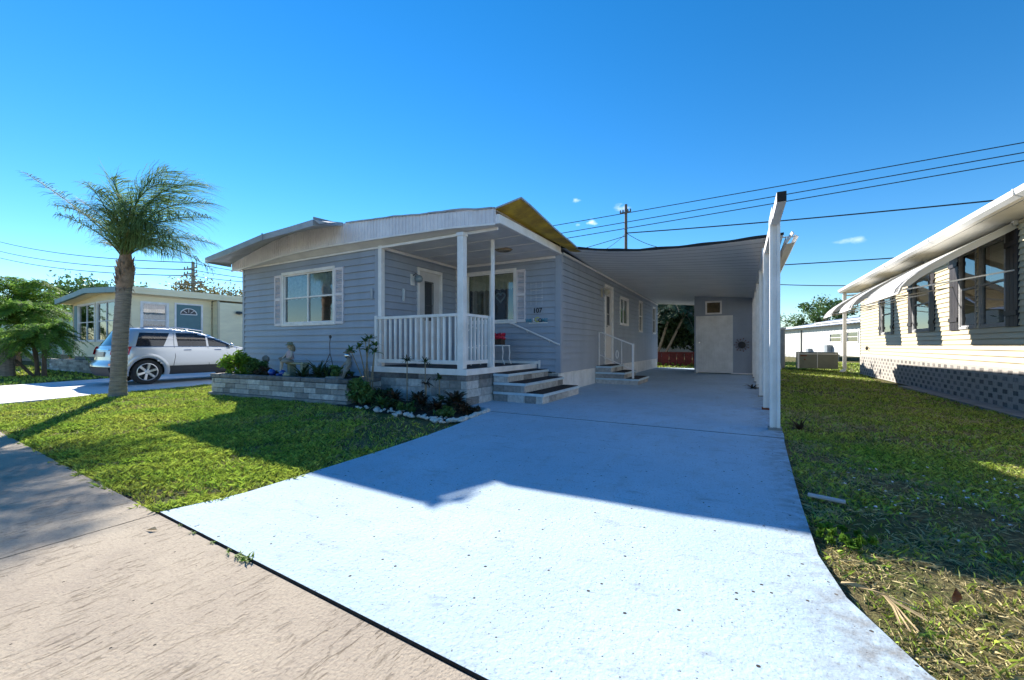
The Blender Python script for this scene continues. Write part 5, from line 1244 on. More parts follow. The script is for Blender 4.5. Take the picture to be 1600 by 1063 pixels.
# fender flares
for wy in (ry, fy):
    a = MB(); vs_ = []; nn = 24
    for i in range(nn + 1):
        t = math.pi * (-.08 + 1.16 * i / nn)
        for (rr_, o_) in ((ARC - .03, -.03), (ARC - .012, .012), (ARC + .045, .018), (ARC + .10, .002)):
            yv, z = wy + rr_ * math.cos(t), max(.26, RWH + rr_ * math.sin(t)); vs_.append((sx(yv, max(z, .27), o_), yv, z))
    a.add(vs_, [(i * 4 + j, i * 4 + j + 1, (i + 1) * 4 + j + 1, (i + 1) * 4 + j) for i in range(nn) for j in range(3)], .5); a.build('fender', 'car_silver', suv, smooth=True)
a = MB(); a.box(cx - .80, cx + .80, 4.7, 8.9, .28, .34); a.box(cx - .72, cx + .72, 4.75, 8.8, .34, .95); a.build('underbody', 'tyre', suv)
for sg in (-1, 1):
    for wy in (ry, fy):
        wx = cx + sg * .80
        a = MB(); a.lathe((wx, wy, RWH), [(.235, -.11), (.33, -.115), (.355, -.08), (.36, 0), (.355, .08), (.33, .115), (.25, .118), (.245, .06), (.10, .05)] if sg > 0 else [(.235, .11), (.33, .115), (.355, .08), (.36, 0), (.355, -.08), (.33, -.115), (.25, -.118), (.10, -.05)], 36, 'x')
        wh = a.build('wheel', 'tyre', suv, smooth=False)
        a = MB(); a.lathe((wx, wy, RWH), [(.248, sg * .085), (.248, sg * .115), (.232, sg * .118), (.226, sg * .06)], 36, 'x', cap=False)
        a.lathe((wx, wy, RWH), [(.06, sg * .05), (.06, sg * .10), (.045, sg * .108), (.0, sg * .108)], 16, 'x')
        for k in range(6):
            t = k * math.pi / 3 + .3; ct, st = math.cos(t), math.sin(t); w1, w2 = .034, .040
            vs_ = []
            for (r1, w_, xo) in ((.045, w1, .095), (.225, w2, .112)):
                for (sw, xx) in ((-1, xo - .03), (1, xo - .03), (.75, xo), (-.75, xo)):
                    vs_.append((wx + sg * xx, wy + r1 * ct - sw * w_ * st, RWH + r1 * st + sw * w_ * ct))
            a.add(vs_, [(0, 1, 2, 3), (4, 5, 6, 7), (0, 1, 5, 4), (1, 2, 6, 5), (2, 3, 7, 6), (3, 0, 4, 7)], .5)
        a.build('rim', 'alloy', wh)
for sg in (-1, 1):
    a = MB(); a.tube([(cx + sg * .60, 5.15, 1.60), (cx + sg * .63, 5.3, 1.655), (cx + sg * .63, 6.2, 1.665), (cx + sg * .60, 6.75, 1.60)], .02, 6)
    for yv in (5.5, 5.9, 6.3): a.box(cx + sg * .61 - .02, cx + sg * .61 + .02, yv, yv + .05, 1.58, 1.65)
    a.build('roof_rail', 'chrome', suv)
    a = MB(); a.blob((cx + sg * 1.02, 7.42, 1.12), .10, .07, .075, 0, 12, 8); a.bar((cx + sg * .88, 7.42, 1.10), (cx + sg * .98, 7.42, 1.10), .05, .03); a.build('mirror', 'car_silver', suv, smooth=True)
for yv in (6.12, 6.95):
    a = MB(); a.tube([(sx(yv, .98, .0), yv, .98), (sx(yv, .98, .035), yv + .03, .985), (sx(yv, .98, .035), yv + .17, .985), (sx(yv, .98, .0), yv + .20, .98)], .013, 6); a.build('door_handle', 'chrome', suv)
a = MB(); a.tube([(cx + .35, 5.15, 1.60), (cx + .35, 4.95, 1.85)], .005, 4); a.build('antenna', 'car_trim', suv)
a = MB(); a.add([(cx - .55, 5.06, 1.60), (cx + .55, 5.06, 1.60), (cx + .5, 5.35, 1.65), (cx - .5, 5.35, 1.65), (cx - .55, 5.04, 1.575), (cx + .55, 5.04, 1.575)], [(0, 1, 2, 3), (4, 5, 1, 0)]); a.build('spoiler', 'car_trim', suv)

# ================================================================ PLANTS
mat('block_pale', (.50, .50, .50), (.40, .40, .41), rough=.9, scale=12, detail=6, bump=.01, bscale=40, rnd=.3)
RT = Vector((math.cos(R(29.168)), math.sin(R(29.168)), 0)); FW = Vector((-RT.y, RT.x, 0)); UP = Vector((0, 0, 1))
def leaf_cloud(name, parent, clumps, size, m, flat=.0, aspect=.5, kind=None):
    """clumps: (cx,cy,cz,sigma,n)"""
    V = []; 
    for (x0, y0, z0, sg, n) in clumps:
        c = rng.normal(0, sg, (n, 3)) * np.array([1, 1, .75]) + np.array([x0, y0, z0])
        a = rng.normal(size=(n, 3)); a[:, 2] *= (1 - flat); a /= np.linalg.norm(a, axis=1)[:, None]
        b = rng.normal(size=(n, 3)); b -= a * (a * b).sum(1)[:, None]; b /= np.linalg.norm(b, axis=1)[:, None]
        s = size * rng.uniform(.6, 1.35, (n, 1)); a = a * s; b = b * s * aspect
        V.append(np.stack([c - a, c - b * .9 , c + a, c + b * .9], 1))
    V = np.concatenate(V); n = len(V)
    off = tuple(root_of(parent).location) if parent else (0, 0, 0)
    return npmesh(name, V.reshape(-1, 3), np.arange(n * 4).reshape(n, 4), rng.random(n), m, parent=parent, off=off, kind=kind)
def tree(name, label, cat, base, h, rad, trunk_r, nclump, nleaf, lsize, m, trunk_h=.35, sig=.16, lean=(0, 0), group=None, squash=.6, seed=0, bark='bark'):
    rs = random.Random(seed)
    T = thing(name, label, cat, base, group)
    b = Vector(base); cc = b + Vector((lean[0], lean[1], h - rad * squash))
    tr_ = MB(); fork = b + Vector((lean[0] * .4, lean[1] * .4, h * trunk_h))
    tr_.tube([b, b.lerp(fork, .5) + Vector((.02, .03, 0)) * h, fork], [trunk_r * 1.25, trunk_r, trunk_r * .8], 8)
    cl = []
    for i in range(nclump):
        while True:
            d = Vector((rs.uniform(-1, 1), rs.uniform(-1, 1), rs.uniform(-1, 1)))
            if .35 < d.length < 1: break
        p = cc + Vector((d.x * rad, d.y * rad, d.z * rad * squash))
        cl.append((p.x, p.y, p.z, sig * rad * rs.uniform(.6, 1.2), nleaf))
        if i % 2 == 0:
            mid = fork.lerp(p, .55) + Vector((rs.uniform(-.1, .1), rs.uniform(-.1, .1), -.05)) * rad
            tr_.tube([fork, mid, p], [trunk_r * .45, trunk_r * .25, trunk_r * .06], 5)
    tr_.build('trunk', bark, T); leaf_cloud('crown', T, cl, lsize, m)
    return T
def frond_pts(p0, p1, p2, n=26):
    p0, p1, p2 = Vector(p0), Vector(p1), Vector(p2)
    return [p0 * (1 - t) ** 2 + p1 * 2 * t * (1 - t) + p2 * t * t for t in np.linspace(0, 1, n)]
def frond(stem, leaf, path, leaflen, pairs=46, wind=Vector((0, 0, 0)), grav=.7, w=.022, start=.14, r0=.022, ragged=.25, forward=.55):
    n = len(path); stem.tube(path, list(np.linspace(r0, .004, n)), 5)
    side0 = None
    for i in range(pairs):
        t = start + (1 - start) * (i + random.uniform(-.3, .3)) / pairs; t = min(max(t, 0), .995)
        f = t * (n - 1); k = min(int(f), n - 2); p = path[k].lerp(path[k + 1], f - k); d = (path[k + 1] - path[k]).normalized()
        sd2 = d.cross(UP); 
        if sd2.length < .1: sd2 = d.cross(RT)
        sd2.normalize(); nr = sd2.cross(d)
        L = leaflen * (math.sin(math.pi * min(1, .12 + t * .86)) ** .55) * random.uniform(1 - ragged, 1.1)
        for sg in (-1, 1):
            v = (sd2 * sg * random.uniform(.6, 1) + d * forward * random.uniform(.6, 1.3) + nr * random.uniform(-.1, .45) + wind * random.uniform(.6, 1.3)).normalized()
            p1_ = p + v * L * .45; v2 = (v + Vector((0, 0, -grav)) * random.uniform(.6, 1.3) + wind * .5).normalized(); p2_ = p1_ + v2 * L * .35
            v3 = (v2 + Vector((0, 0, -grav * .9)) + wind * .5).normalized(); p3_ = p2_ + v3 * L * .25
            ww = v.cross(nr if abs(v.dot(nr)) < .9 else UP).normalized() * w * .5
            rr_ = random.random()
            leaf.add([p - ww * .6, p + ww * .6, p1_ + ww, p1_ - ww, p2_ + ww * .75, p2_ - ww * .75, p3_], [(0, 1, 2, 3), (3, 2, 4, 5), (5, 4, 6)], rr_)

# ---- tall queen palm by the street
PB = Vector((-12.2, 3.78, -.03)); SC = 9.24 / 645
palm = thing('palm_tree', 'tall wind blown feather palm with a ringed grey trunk on the left lawn', 'palm', tuple(PB))
def pp(x, y, dd=0.0): return PB + RT * ((x - 185) * SC) + UP * ((618 - y) * SC) * 1.0 + FW * dd
random.seed(21)
tk = MB(); path = []; rad = []
for i in range(58):
    t = i / 57; y_ = 622 - t * (622 - 448); x_ = 184 + 10 * t ** 1.6
    path.append(pp(x_, y_)); base_r = .165 - .022 * min(1, t * 6) - .012 * t
    rad.append(base_r * (1 + (.045 if i % 2 else -.0) + random.uniform(-.012, .012)) + (.05 * max(0, .05 - t) / .05))
tk.tube(path, rad, 20, r=.5); tk.build('trunk', 'trunk_palm', palm, smooth=False)
bt = MB()
bpath = [pp(194, 450), pp(194, 440), pp(195, 425), pp(195.5, 408), pp(196, 395), pp(197, 380), pp(198, 365)]
bt.tube(bpath, [.125, .158, .155, .125, .10, .08, .045], 14)
for i in range(90):
    t = random.random() ** .8; a_ = random.uniform(0, 6.28); c = bpath[1].lerp(bpath[3], t); rr_ = .152 - .035 * t
    d_ = RT * math.cos(a_) + FW * math.sin(a_); p = c + d_ * rr_; tip = p + d_ * random.uniform(.02, .07) + UP * random.uniform(.05, .16); sd_ = d_.cross(UP) * random.uniform(.02, .045)
    bt.add([p - sd_ - UP * .05, p + sd_ - UP * .05, tip + sd_ * .3, tip - sd_ * .3], [(0, 1, 2, 3)])
for i in range(14):   # ragged hanging fibre at the foot of the boots
    a_ = random.uniform(0, 6.28); d_ = RT * math.cos(a_) + FW * math.sin(a_); p = pp(194, 452) + d_ * .14 + UP * random.uniform(-.02, .08); sd_ = d_.cross(UP) * .03
    bt.add([p - sd_, p + sd_, p + sd_ * .2 + d_ * .05 - UP * random.uniform(.05, .12)], [(0, 1, 2)])
bt.build('leaf_bases', 'boot_brown', palm)
W_ = RT * .42 - FW * .05
crown_c = pp(196, 400)
spec = [  # control, tip (photo-derived positions in the palm's own plane), depth of tip, leaflet length, wind, gravity
    ((168, 345), (60, 275), -.3, .58, .10, .55, 84, .10), ((160, 330), (95, 300), .35, .60, .18, .6, 56, .15), ((172, 330), (120, 330), -.5, .6, .2, .7, 50, .15),
    ((190, 300), (165, 292), .3, .72, .5, .5, 60, .12), ((200, 295), (195, 286), -.35, .74, .6, .45, 60, .12), ((205, 300), (228, 296), .4, .72, .55, .6, 60, .12), ((185, 320), (178, 300), -.6, .62, .4, .6, 54, .12),
    ((205, 275), (255, 262), .1, 1.15, .75, .32, 76, .22), ((212, 270), (290, 275), .45, 1.25, .72, .36, 76, .22), ((208, 285), (275, 292), -.25, 1.1, .7, .5, 70, .2), 
    ((222, 300), (318, 312), .2, 1.15, .62, .55, 76, .22), ((228, 330), (345, 345), -.3, .95, .45, .8, 76, .2), ((222, 345), (310, 372), .5, .95, .42, .9, 70, .15),
    ((222, 325), (288, 372), -.7, .85, .3, 1.0, 76, .1), ((220, 350), (262, 378), -.9, .75, .25, 1.0, 76, .1), ((235, 335), (312, 392), -.35, 1.0, .35, 1.0, 76, .15), ((215, 360), (248, 372), .8, .8, .3, 1.0, 60, .1), ((230, 350), (330, 420), .1, .85, .3, 1.1, 70, .12), ((228, 360), (300, 408), -.5, .85, .25, 1.1, 70, .1), ((168, 372), (132, 372), .3, .55, .15, .8, 44, .15), ((218, 330), (250, 330), -1.3, .8, .3, 1.1, 70, .1), ((180, 360), (150, 350), -.8, .55, .2, .8, 46, .15), ((225, 320), (270, 345), -1.0, .8, .3, 1.0, 76, .1), ((212, 335), (240, 352), -1.1, .8, .25, 1.1, 70, .1)]
for i, (c1, c2, dd, LL, wn, gv, pr, st_) in enumerate(spec):
    s_ = MB(); l_ = MB(); ctrl = pp(*c1, dd * .35); tip = pp(*c2, dd); st0 = crown_c + RT * random.uniform(-.05, .05) + FW * (dd * .06)
    # seen shorter in the picture when it leans in depth, so keep true length
    pth = frond_pts(st0, ctrl, tip, 30)
    frond(s_, l_, pth, LL, pr, RT * wn, gv, .0125 if i else .016, st_, .020, .35)
    l_.build('frond', 'frond', palm) if True else None
    lf = palm.children[-1]
    s_.build('midrib', 'frond_stem', [c for c in palm.children if c.name.startswith('frond')][-1])

# ---- small multi-trunk date palm left, and the larger palms behind it
def small_palm(name, label, base, trunks, nf, fl_, m, cat='palm', group=None, stemm='bark', leafl=.22, pairs=30, w=.02, up=(.2, 1.35)):
    T = thing(name, label, cat, base, group)
    for (tx, ty, th, lean_x, r_) in trunks:
        b = Vector(base) + Vector((tx, ty, 0)); top = b + RT * lean_x + UP * th
        a = MB(); pth = [b, b.lerp(top, .5) - RT * lean_x * .1, top]; a.tube([pth[0], pth[0].lerp(pth[1], .5), pth[1], pth[1].lerp(pth[2], .5), pth[2]], [r_ * 1.2, r_, r_ * .95, r_, r_ * 1.3], 9); a.build('trunk', stemm, T)
        s_ = MB(); l_ = MB()
        for i in range(nf):
            az = 6.283 * (i + random.uniform(-.3, .3)) / nf; el = random.uniform(*up); d_ = (RT * math.cos(az) + FW * math.sin(az)); L = fl_ * random.uniform(.75, 1.15)
            c_ = top + d_ * L * .42 * max(.25, math.cos(el)) + UP * L * (.28 + .42 * math.sin(el)); tip = top + d_ * L * (.35 + .55 * math.cos(el)) + UP * L * (math.sin(el) * .75 - .42 + random.uniform(-.08, .08))
            frond(s_, l_, frond_pts(top, c_, tip, 14), leafl, pairs, Vector((0, 0, 0)), .5, w, .12, .014, .2)
        c = l_.build('crown', m, T); s_.build('midrib', 'frond_stem', c)
    return T
def gpt(px_, py_, z=0):
    f = 645.; th = R(29.168); dx = -math.sin(th) * f + math.cos(th) * (px_ - 800); dy = math.cos(th) * f + math.sin(th) * (px_ - 800); t = (z - 1.12) / (540 - py_)
    return (dx * t, dy * t, z)
random.seed(31)
small_palm('date_palm', 'small double trunked date palm in front of the yellow house', (-22.6, 4.75, -.03), [(0, 0, 1.15, -.12, .065), (.28, .1, 1.25, .0, .065)], 46, 1.5, 'frond_bright', leafl=.26, pairs=44, w=.024, up=(-.2, 1.45))
small_palm('date_palm', 'leaning thin date palm at the left edge of the photograph', (-23.6, 4.7, -.03), [(.75, 0, 1.1, -1.5, .05)], 34, 1.3, 'frond_bright', leafl=.24, pairs=38, w=.024, up=(-.2, 1.45))
a = MB(); p0 = Vector(gpt(8, 588)); a.tube([p0, p0 + UP * .3, p0 + UP * .8, p0 + UP * 1.2], [.26, .24, .23, .22], 14)
bigp = thing('palm_tree', 'thick palm trunk standing at the left edge of the photograph', 'palm', tuple(p0)); a.build('trunk', 'trunk_palm', bigp)
# green feathery mass behind
for i, (bx, by, hh, ll, lab) in enumerate(((-27.5, 7.5, 2.2, 2.7, 'large green feather palm behind the small date palm, right of the pair'), (-33, 8.3, 3.4, 3.6, 'large green feather palm behind the date palms at the left edge'))):
    small_palm('feather_palm', lab, (-33.5 if i == 0 else -39.0, 6.3 if i == 0 else 7.4, -.03), [(0, 0, hh, .2, .12)], 56, ll, 'frond_bright', leafl=.5, pairs=46, w=.045, up=(-.1, 1.5), group='large feather palms')
# trees beyond
tree('oak_tree', 'russet leaved spreading tree behind the yellow house at far left', 'tree', (-50, 22, 0), 7.6, 6.2, .35, 60, 170, .17, 'leaf_rust', .35, .13, squash=.55, seed=3)
tree('oak_tree', 'dull green low tree at the far left edge beyond the palms', 'tree', (-62, 18, 0), 8.0, 6.0, .35, 46, 150, .2, 'leaf_mid', .35, .14, squash=.6, seed=4)
tree('round_tree', 'rounded green tree filling the gap behind the date palms', 'tree', (-44, 12.5, 0), 6.0, 3.6, .25, 60, 150, .14, 'leaf_mid', .3, .12, squash=.75, seed=9)
tree('oak_tree', 'tiny crown of a tree showing above the yellow house roof by the poles', 'tree', (-44, 32, 0), 6.4, 1.6, .18, 14, 70, .14, 'leaf_mid', .6, .2, seed=5)
tree('oak_tree', 'rounded dark green tree above the white trailer roof', 'tree', (8.5, 62, 0), 7.0, 3.1, .25, 40, 95, .17, 'leaf_mid', .45, .13, squash=.75, seed=6)
for i, (x_, y_, h_, r_) in enumerate(((1.5, 66, 5.6, 3.0), (4.6, 68, 5.4, 2.6), (-1.5, 64, 5.2, 2.6))):
    tree('thin_tree', ['thin leaved tree in the row beyond the trailer, nearest the carport post', 'thin leaved tree in the row beyond the trailer, left of the round tree', 'thin leaved tree behind the carport posts'][i], 'tree', (x_, y_, 0), h_, r_, .14, 26, 40, .15, 'leaf_mid', .4, .12, squash=.7, seed=10 + i, group='thin trees beyond the trailer')
# dark palm and shrubs seen through the back of the carport
random.seed(44)
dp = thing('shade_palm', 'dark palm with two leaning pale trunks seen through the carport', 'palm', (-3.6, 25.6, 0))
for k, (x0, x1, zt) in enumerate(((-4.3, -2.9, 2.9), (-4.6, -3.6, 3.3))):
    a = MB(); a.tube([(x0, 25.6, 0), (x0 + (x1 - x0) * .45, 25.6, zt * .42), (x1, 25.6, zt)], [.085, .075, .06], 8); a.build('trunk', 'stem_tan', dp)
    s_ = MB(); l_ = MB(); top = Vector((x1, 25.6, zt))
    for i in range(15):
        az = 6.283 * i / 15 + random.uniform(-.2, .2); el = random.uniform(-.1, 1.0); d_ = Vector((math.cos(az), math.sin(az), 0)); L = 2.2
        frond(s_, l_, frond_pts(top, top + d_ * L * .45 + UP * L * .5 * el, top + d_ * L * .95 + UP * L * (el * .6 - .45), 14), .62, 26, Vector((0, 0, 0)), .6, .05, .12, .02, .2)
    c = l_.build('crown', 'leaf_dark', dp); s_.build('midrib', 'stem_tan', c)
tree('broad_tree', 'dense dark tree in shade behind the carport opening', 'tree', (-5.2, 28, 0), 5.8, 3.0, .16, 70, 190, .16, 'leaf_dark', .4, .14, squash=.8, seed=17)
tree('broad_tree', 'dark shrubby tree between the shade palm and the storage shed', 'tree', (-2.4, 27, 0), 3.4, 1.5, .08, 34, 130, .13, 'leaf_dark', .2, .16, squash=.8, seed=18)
def shrub(name, label, c, rx, ry, rz, n, size, m, group=None, stem=True, cat='shrub', aspect=.45):
    T = thing(name, label, cat, (c[0], c[1], c[2]), group); cl = []
    for i in range(max(6, n // 40)):
        d_ = rng.normal(size=3); d_ /= np.linalg.norm(d_); q = rng.uniform(.45, .95)
        cl.append((c[0] + d_[0] * rx * q, c[1] + d_[1] * ry * q, c[2] + rz + d_[2] * rz * q * .9, min(rx, rz) * .20, 40))
    leaf_cloud('foliage', T, cl, size, m, aspect=aspect)
    if stem:
        a = MB()
        for i in range(7):
            k = cl[i % len(cl)]; a.tube([(c[0], c[1], c[2] - .02), ((c[0] + k[0]) / 2, (c[1] + k[1]) / 2, c[2] + rz * .5), (k[0], k[1], k[2])], [.012, .009, .004], 5)
        a.build('stem', 'bark', T)
    return T
for i, x_ in enumerate(np.linspace(-5.2, -1.9, 7)):
    shrub('weedy_tuft', ['low green tuft at the foot of the red fence, far left', 'second low tuft along the red fence from the left', 'third low tuft along the red fence', 'middle low tuft along the red fence', 'fifth low tuft along the red fence', 'sixth low tuft along the red fence', 'low tuft by the red fence nearest the shed'][i], (x_, 24.2, 0), .28, .15, .09, 160, .035, 'bush_bright', 'green tufts along the red fence', False, 'plant')

# ---- front planter
pl = thing('brick_planter', 'long low split block planter under the front window', 'planter', (-8.6, 5.4, 0))
p0 = Vector((-10.74, 4.96, 0)); p1 = Vector((-6.57, 5.33, 0)); du = (p1 - p0).normalized(); dn = Vector((du.y, -du.x, 0)); LL = (p1 - p0).length
a = MB(); random.seed(12); blockwall(a, ((p0.x, p0.y), (du.x, du.y), (dn.x, dn.y)), LL, .05, .38, 3, bl=.34, jit=.014)
blockwall(a, ((-6.57, 5.33), (0, 1), (1, 0)), .85, .05, .38, 3, bl=.3, jit=.012); blockwall(a, ((-10.74, 4.96), (0, 1), (-1, 0)), 1.45, .05, .38, 3, bl=.3, jit=.012)
a.build('block_wall', 'block', pl, bevel=.009)
a = MB(); blockwall(a, ((p0.x, p0.y), (du.x, du.y), (dn.x, dn.y)), LL + .03, .385, .475, 1, bl=.46, jit=.02, u0=-.03); blockwall(a, ((-6.56, 5.33), (0, 1), (1, 0)), .85, .385, .475, 1, bl=.4, jit=.01); blockwall(a, ((-10.75, 4.96), (0, 1), (-1, 0)), 1.45, .385, .475, 1, bl=.4, jit=.01); a.build('cap_stones', 'block_cap', pl, bevel=.012)
a = MB(); a.add([(-10.78, 4.91, -.02), (-6.53, 5.285, -.02), (-6.53, 5.285, .047), (-10.78, 4.91, .047), (-6.53, 6.2, .047), (-10.78, 6.2, .047), (-10.78, 6.2, -.02), (-6.53, 6.2, -.02)], [(0, 1, 2, 3), (3, 2, 4, 5), (0, 3, 5, 6), (1, 7, 4, 2)]); a.build('footing', 'concrete_base', pl)
a = MB(); nx = 40
for i in range(nx):
    for j in range(8):
        def P2(i, j):
            x_ = -10.70 + 4.1 * i / nx; yb = 5.06 + (x_ + 10.74) * .0887; y_ = yb + (6.42 - yb) * j / 8
            return (x_, y_, .42 + .03 * mnoise.noise(Vector((x_ * 4, y_ * 4, 0))))
        a.add([P2(i, j), P2(i + 1, j), P2(i + 1, j + 1), P2(i, j + 1)], [(0, 1, 2, 3)])
a.build('planter_soil', 'soil', pl)
# bed soil in front of the deck
a = MB(); nx = 34; bed = []
for i in range(nx):
    for j in range(10):
        def P3(i, j):
            u = i / nx; x_ = -6.75 + 3.1 * u; lo = 5.22 - .30 * u + .08 * math.sin(x_ * 5); hi = 6.18 if x_ < -4.40 else max(lo + .05, 6.0 - .0 * u)
            x2 = min(x_, float(np.interp(lo + (hi - lo) * j / 10, [4.4, 5.3, 5.9, 6.4], [-3.45, -3.62, -3.74, -4.4])) - .0)
            return (x2, lo + (hi - lo) * j / 10, .0 + .012 * mnoise.noise(Vector((x_ * 5, j, 0))) - (.02 if j == 0 else 0))
        a.add([P3(i, j), P3(i + 1, j), P3(i + 1, j + 1), P3(i, j + 1)], [(0, 1, 2, 3)])
o = a.build('planting_bed', 'soil', kind='structure')
# white stones edging the bed
random.seed(17); proto = []
for k in range(5):
    a = MB(); a.blob((0, 0, 0), .055, .04, .028, .35, 9, 6, k + 3); o = a.build('stone', 'stone_white', smooth=True); tag(o, 'small white stone in the row edging the porch bed', 'stone', 'white stones edging the bed'); proto.append(o)
line = [(-5.95, 5.18), (-5.4, 5.00), (-4.9, 5.02), (-4.5, 4.86), (-4.15, 4.92), (-3.85, 4.80), (-3.66, 4.95), (-3.68, 5.3), (-3.74, 5.7), (-3.80, 5.95)]
used = set()
for i in range(110):
    t = i / 110 * (len(line) - 1); k = int(t); f = t - k; x_ = line[k][0] * (1 - f) + line[k + 1][0] * f; y_ = line[k][1] * (1 - f) + line[k + 1][1] * f
    j = random.randrange(5); s = proto[j]
    if j in used: s = s.copy(); col.objects.link(s)
    used.add(j); sc_ = random.uniform(.35, .95) if i < 66 else random.uniform(.8, 1.15)
    s.location = (x_ + random.gauss(0, .10) * (1 if i < 66 else .15), y_ + random.gauss(.03, .09) * (1 if i < 66 else .2), .015); s.rotation_euler = (random.uniform(-.3, .3), random.uniform(-.3, .3), random.uniform(0, 6)); s.scale = (sc_, sc_, sc_)
# strap / blade rosettes
def rosette(name, label, c, n, L, w, m, el=(.5, 1.4), cat='plant', group=None, stem_h=0, droop=.5, T=None, leafname='leaves', smooth=False):
    if T is None: T = thing(name, label, cat, c, group)
    a = MB(); base = Vector(c) + UP * stem_h
    for i in range(n):
        az = random.uniform(0, 6.283); e = random.uniform(*el); l = L * random.uniform(.65, 1.15); d_ = Vector((math.cos(az), math.sin(az), 0)); sd_ = Vector((-d_.y, d_.x, 0)); tw_ = random.uniform(-.3, .3); sd_ = (sd_ + UP * tw_).normalized()
        pts = []; p = base + d_ * .015; ang = e
        for k in range(5):
            pts.append((p.copy(), w * (.55, 1, .95, .65, .0)[k])); p = p + (d_ * math.cos(ang) + UP * math.sin(ang)) * l / 4; ang -= droop * random.uniform(.3, .7)
        vs_ = []
        for (q, ww) in pts: vs_ += [q - sd_ * ww / 2 + UP * ww * .12, q + sd_ * ww / 2 + UP * ww * .12]
        a.add(vs_, [(2 * k, 2 * k + 1, 2 * k + 3, 2 * k + 2) for k in range(4)], random.random())
    lf = a.build(leafname, m, T)
    if stem_h > .03:
        s_ = MB(); s_.tube([Vector(c) - UP * .02, Vector(c) + UP * stem_h * .5 + Vector((random.uniform(-.02, .02), random.uniform(-.02, .02), 0)), base], [.014, .011, .010], 6); s_.build('stem', 'stem_tan', T)
    return T
random.seed(23)
shrub('green_shrub', 'bright green shrub at the left end of the block planter', (-10.45, 5.35, .44), .40, .30, .26, 1500, .05, 'bush_bright')
shrub('green_shrub', 'green leafy shrub second from the left in the block planter', (-9.92, 5.50, .44), .30, .26, .20, 900, .05, 'leaf_mid')
shrub('low_shrub', 'dark low ground plant left of the seated garden figure', (-9.45, 5.45, .43), .34, .22, .10, 600, .04, 'leaf_red')
for i, (x_, y_, n_, L_, lab) in enumerate(((-8.25, 5.55, 34, .42, 'dark spiky leaved plant right of the seated garden figure'), (-7.85, 5.65, 36, .50, 'tallest dark spiky plant in the middle of the block planter'), (-7.5, 5.6, 30, .38, 'dark spiky plant right of the tallest one in the planter'))):
    rosette('spiky_plant', lab, (x_, y_, .43), n_, L_, .035, 'leaf_dark', (.35, 1.45), 'plant', 'spiky plants in the block planter')
shrub('low_shrub', 'green soft shrub at the right end of the spiky plants', (-7.25, 5.62, .43), .22, .2, .15, 500, .045, 'leaf_mid'); shrub('low_shrub', 'dark filler shrub along the planter wall behind the spiky plants', (-7.9, 5.95, .43), .75, .2, .12, 900, .04, 'leaf_dark')
# metal plant hook with a knob
a = MB(); hx, hy = -7.62, 5.75; a.tube([(hx - .28, hy, .45), (hx - .10, hy, .80), (hx, hy, .95), (hx - .01, hy, 1.15), (hx + .01, hy, 1.28)], .009, 6); a.tube([(hx + .12, hy, .60), (hx + .05, hy, .82), (hx, hy, .95)], .009, 6); a.blob((hx + .01, hy, 1.30), .03, .03, .035, .2); tag(a.build('garden_stake', 'lamp_dark'), 'forked dark metal stake with a knob standing in the planter', 'stake')
# small stone bust at the left
gb = MB(); gb.blob((-9.95, 5.75, .80), .075, .075, .085, .15, 12, 8); gb.lathe((-9.95, 5.75, .5), [(.08, 0), (.06, .12), (.05, .22)], 10); tag(gb.build('garden_bust', 'statue_grey', smooth=True), 'small grey stone head among the green shrubs by the house corner', 'statue')
# seated garden figure
def skinned(name, joints, edges, m, parent, sub=2):
    me = bpy.data.meshes.new(name); off = root_of(parent).location
    me.from_pydata([Vector(j[0]) - off for j in joints], edges, []); o = bpy.data.objects.new(name, me); col.objects.link(o); o.parent = parent
    md = o.modifiers.new('skin', 'SKIN'); sv = me.skin_vertices[0].data
    for i, j in enumerate(joints):
        r_ = j[1]; sv[i].radius = (r_, r_) if not isinstance(r_, tuple) else r_; sv[i].use_root = (i == 0)
    ss = o.modifiers.new('sub', 'SUBSURF'); ss.levels = sub; ss.render_levels = sub
    me.materials.append(M[m]); return o
fx, fy_ = -8.78, 5.62
gf = thing('garden_statue', 'seated girl garden statue in a pink top and green straw hat', 'statue', (fx, fy_, .44))
J = [((fx, fy_, .78), (.075, .06)), ((fx, fy_ - .01, .90), (.062, .05)), ((fx, fy_ - .01, .99), (.06, .042)), ((fx, fy_ - .01, 1.035), .026), ((fx - .005, fy_ - .02, 1.085), (.05, .052)), ((fx - .005, fy_ - .02, 1.135), (.045, .048)),
     ((fx - .16, fy_ - .10, .77), .042), ((fx - .17, fy_ - .11, .63), .032), ((fx - .175, fy_ - .12, .50), .026), ((fx - .08, fy_ - .14, .77), .042), ((fx - .09, fy_ - .16, .63), .032), ((fx - .095, fy_ - .17, .50), .026),
     ((fx + .075, fy_ - .02, .97), .026), ((fx + .10, fy_ - .05, .88), .021), ((fx + .06, fy_ - .11, .82), .018), ((fx - .075, fy_ - .02, .97), .026), ((fx - .11, fy_ - .06, .89), .021), ((fx - .12, fy_ - .12, .83), .018)]
E_ = [(0, 1), (1, 2), (2, 3), (3, 4), (4, 5), (0, 6), (6, 7), (7, 8), (0, 9), (9, 10), (10, 11), (2, 12), (12, 13), (13, 14), (2, 15), (15, 16), (16, 17)]
skinned('body', J, E_, 'statue_skin', gf)
a = MB(); a.lathe((fx, fy_ - .01, .82), [(.085, 0), (.07, .10), (.068, .17), (.035, .20)], 14); a.build('top', 'statue_pink', gf, smooth=True)
a = MB(); a.lathe((fx - .04, fy_ - .05, .745), [(.14, 0), (.115, .05), (.07, .10)], 14); a.blob((fx - .24, fy_ - .02, .82), .10, .09, .07, .4, 10, 7, 4); a.build('skirt', 'statue_grey', gf, smooth=True)
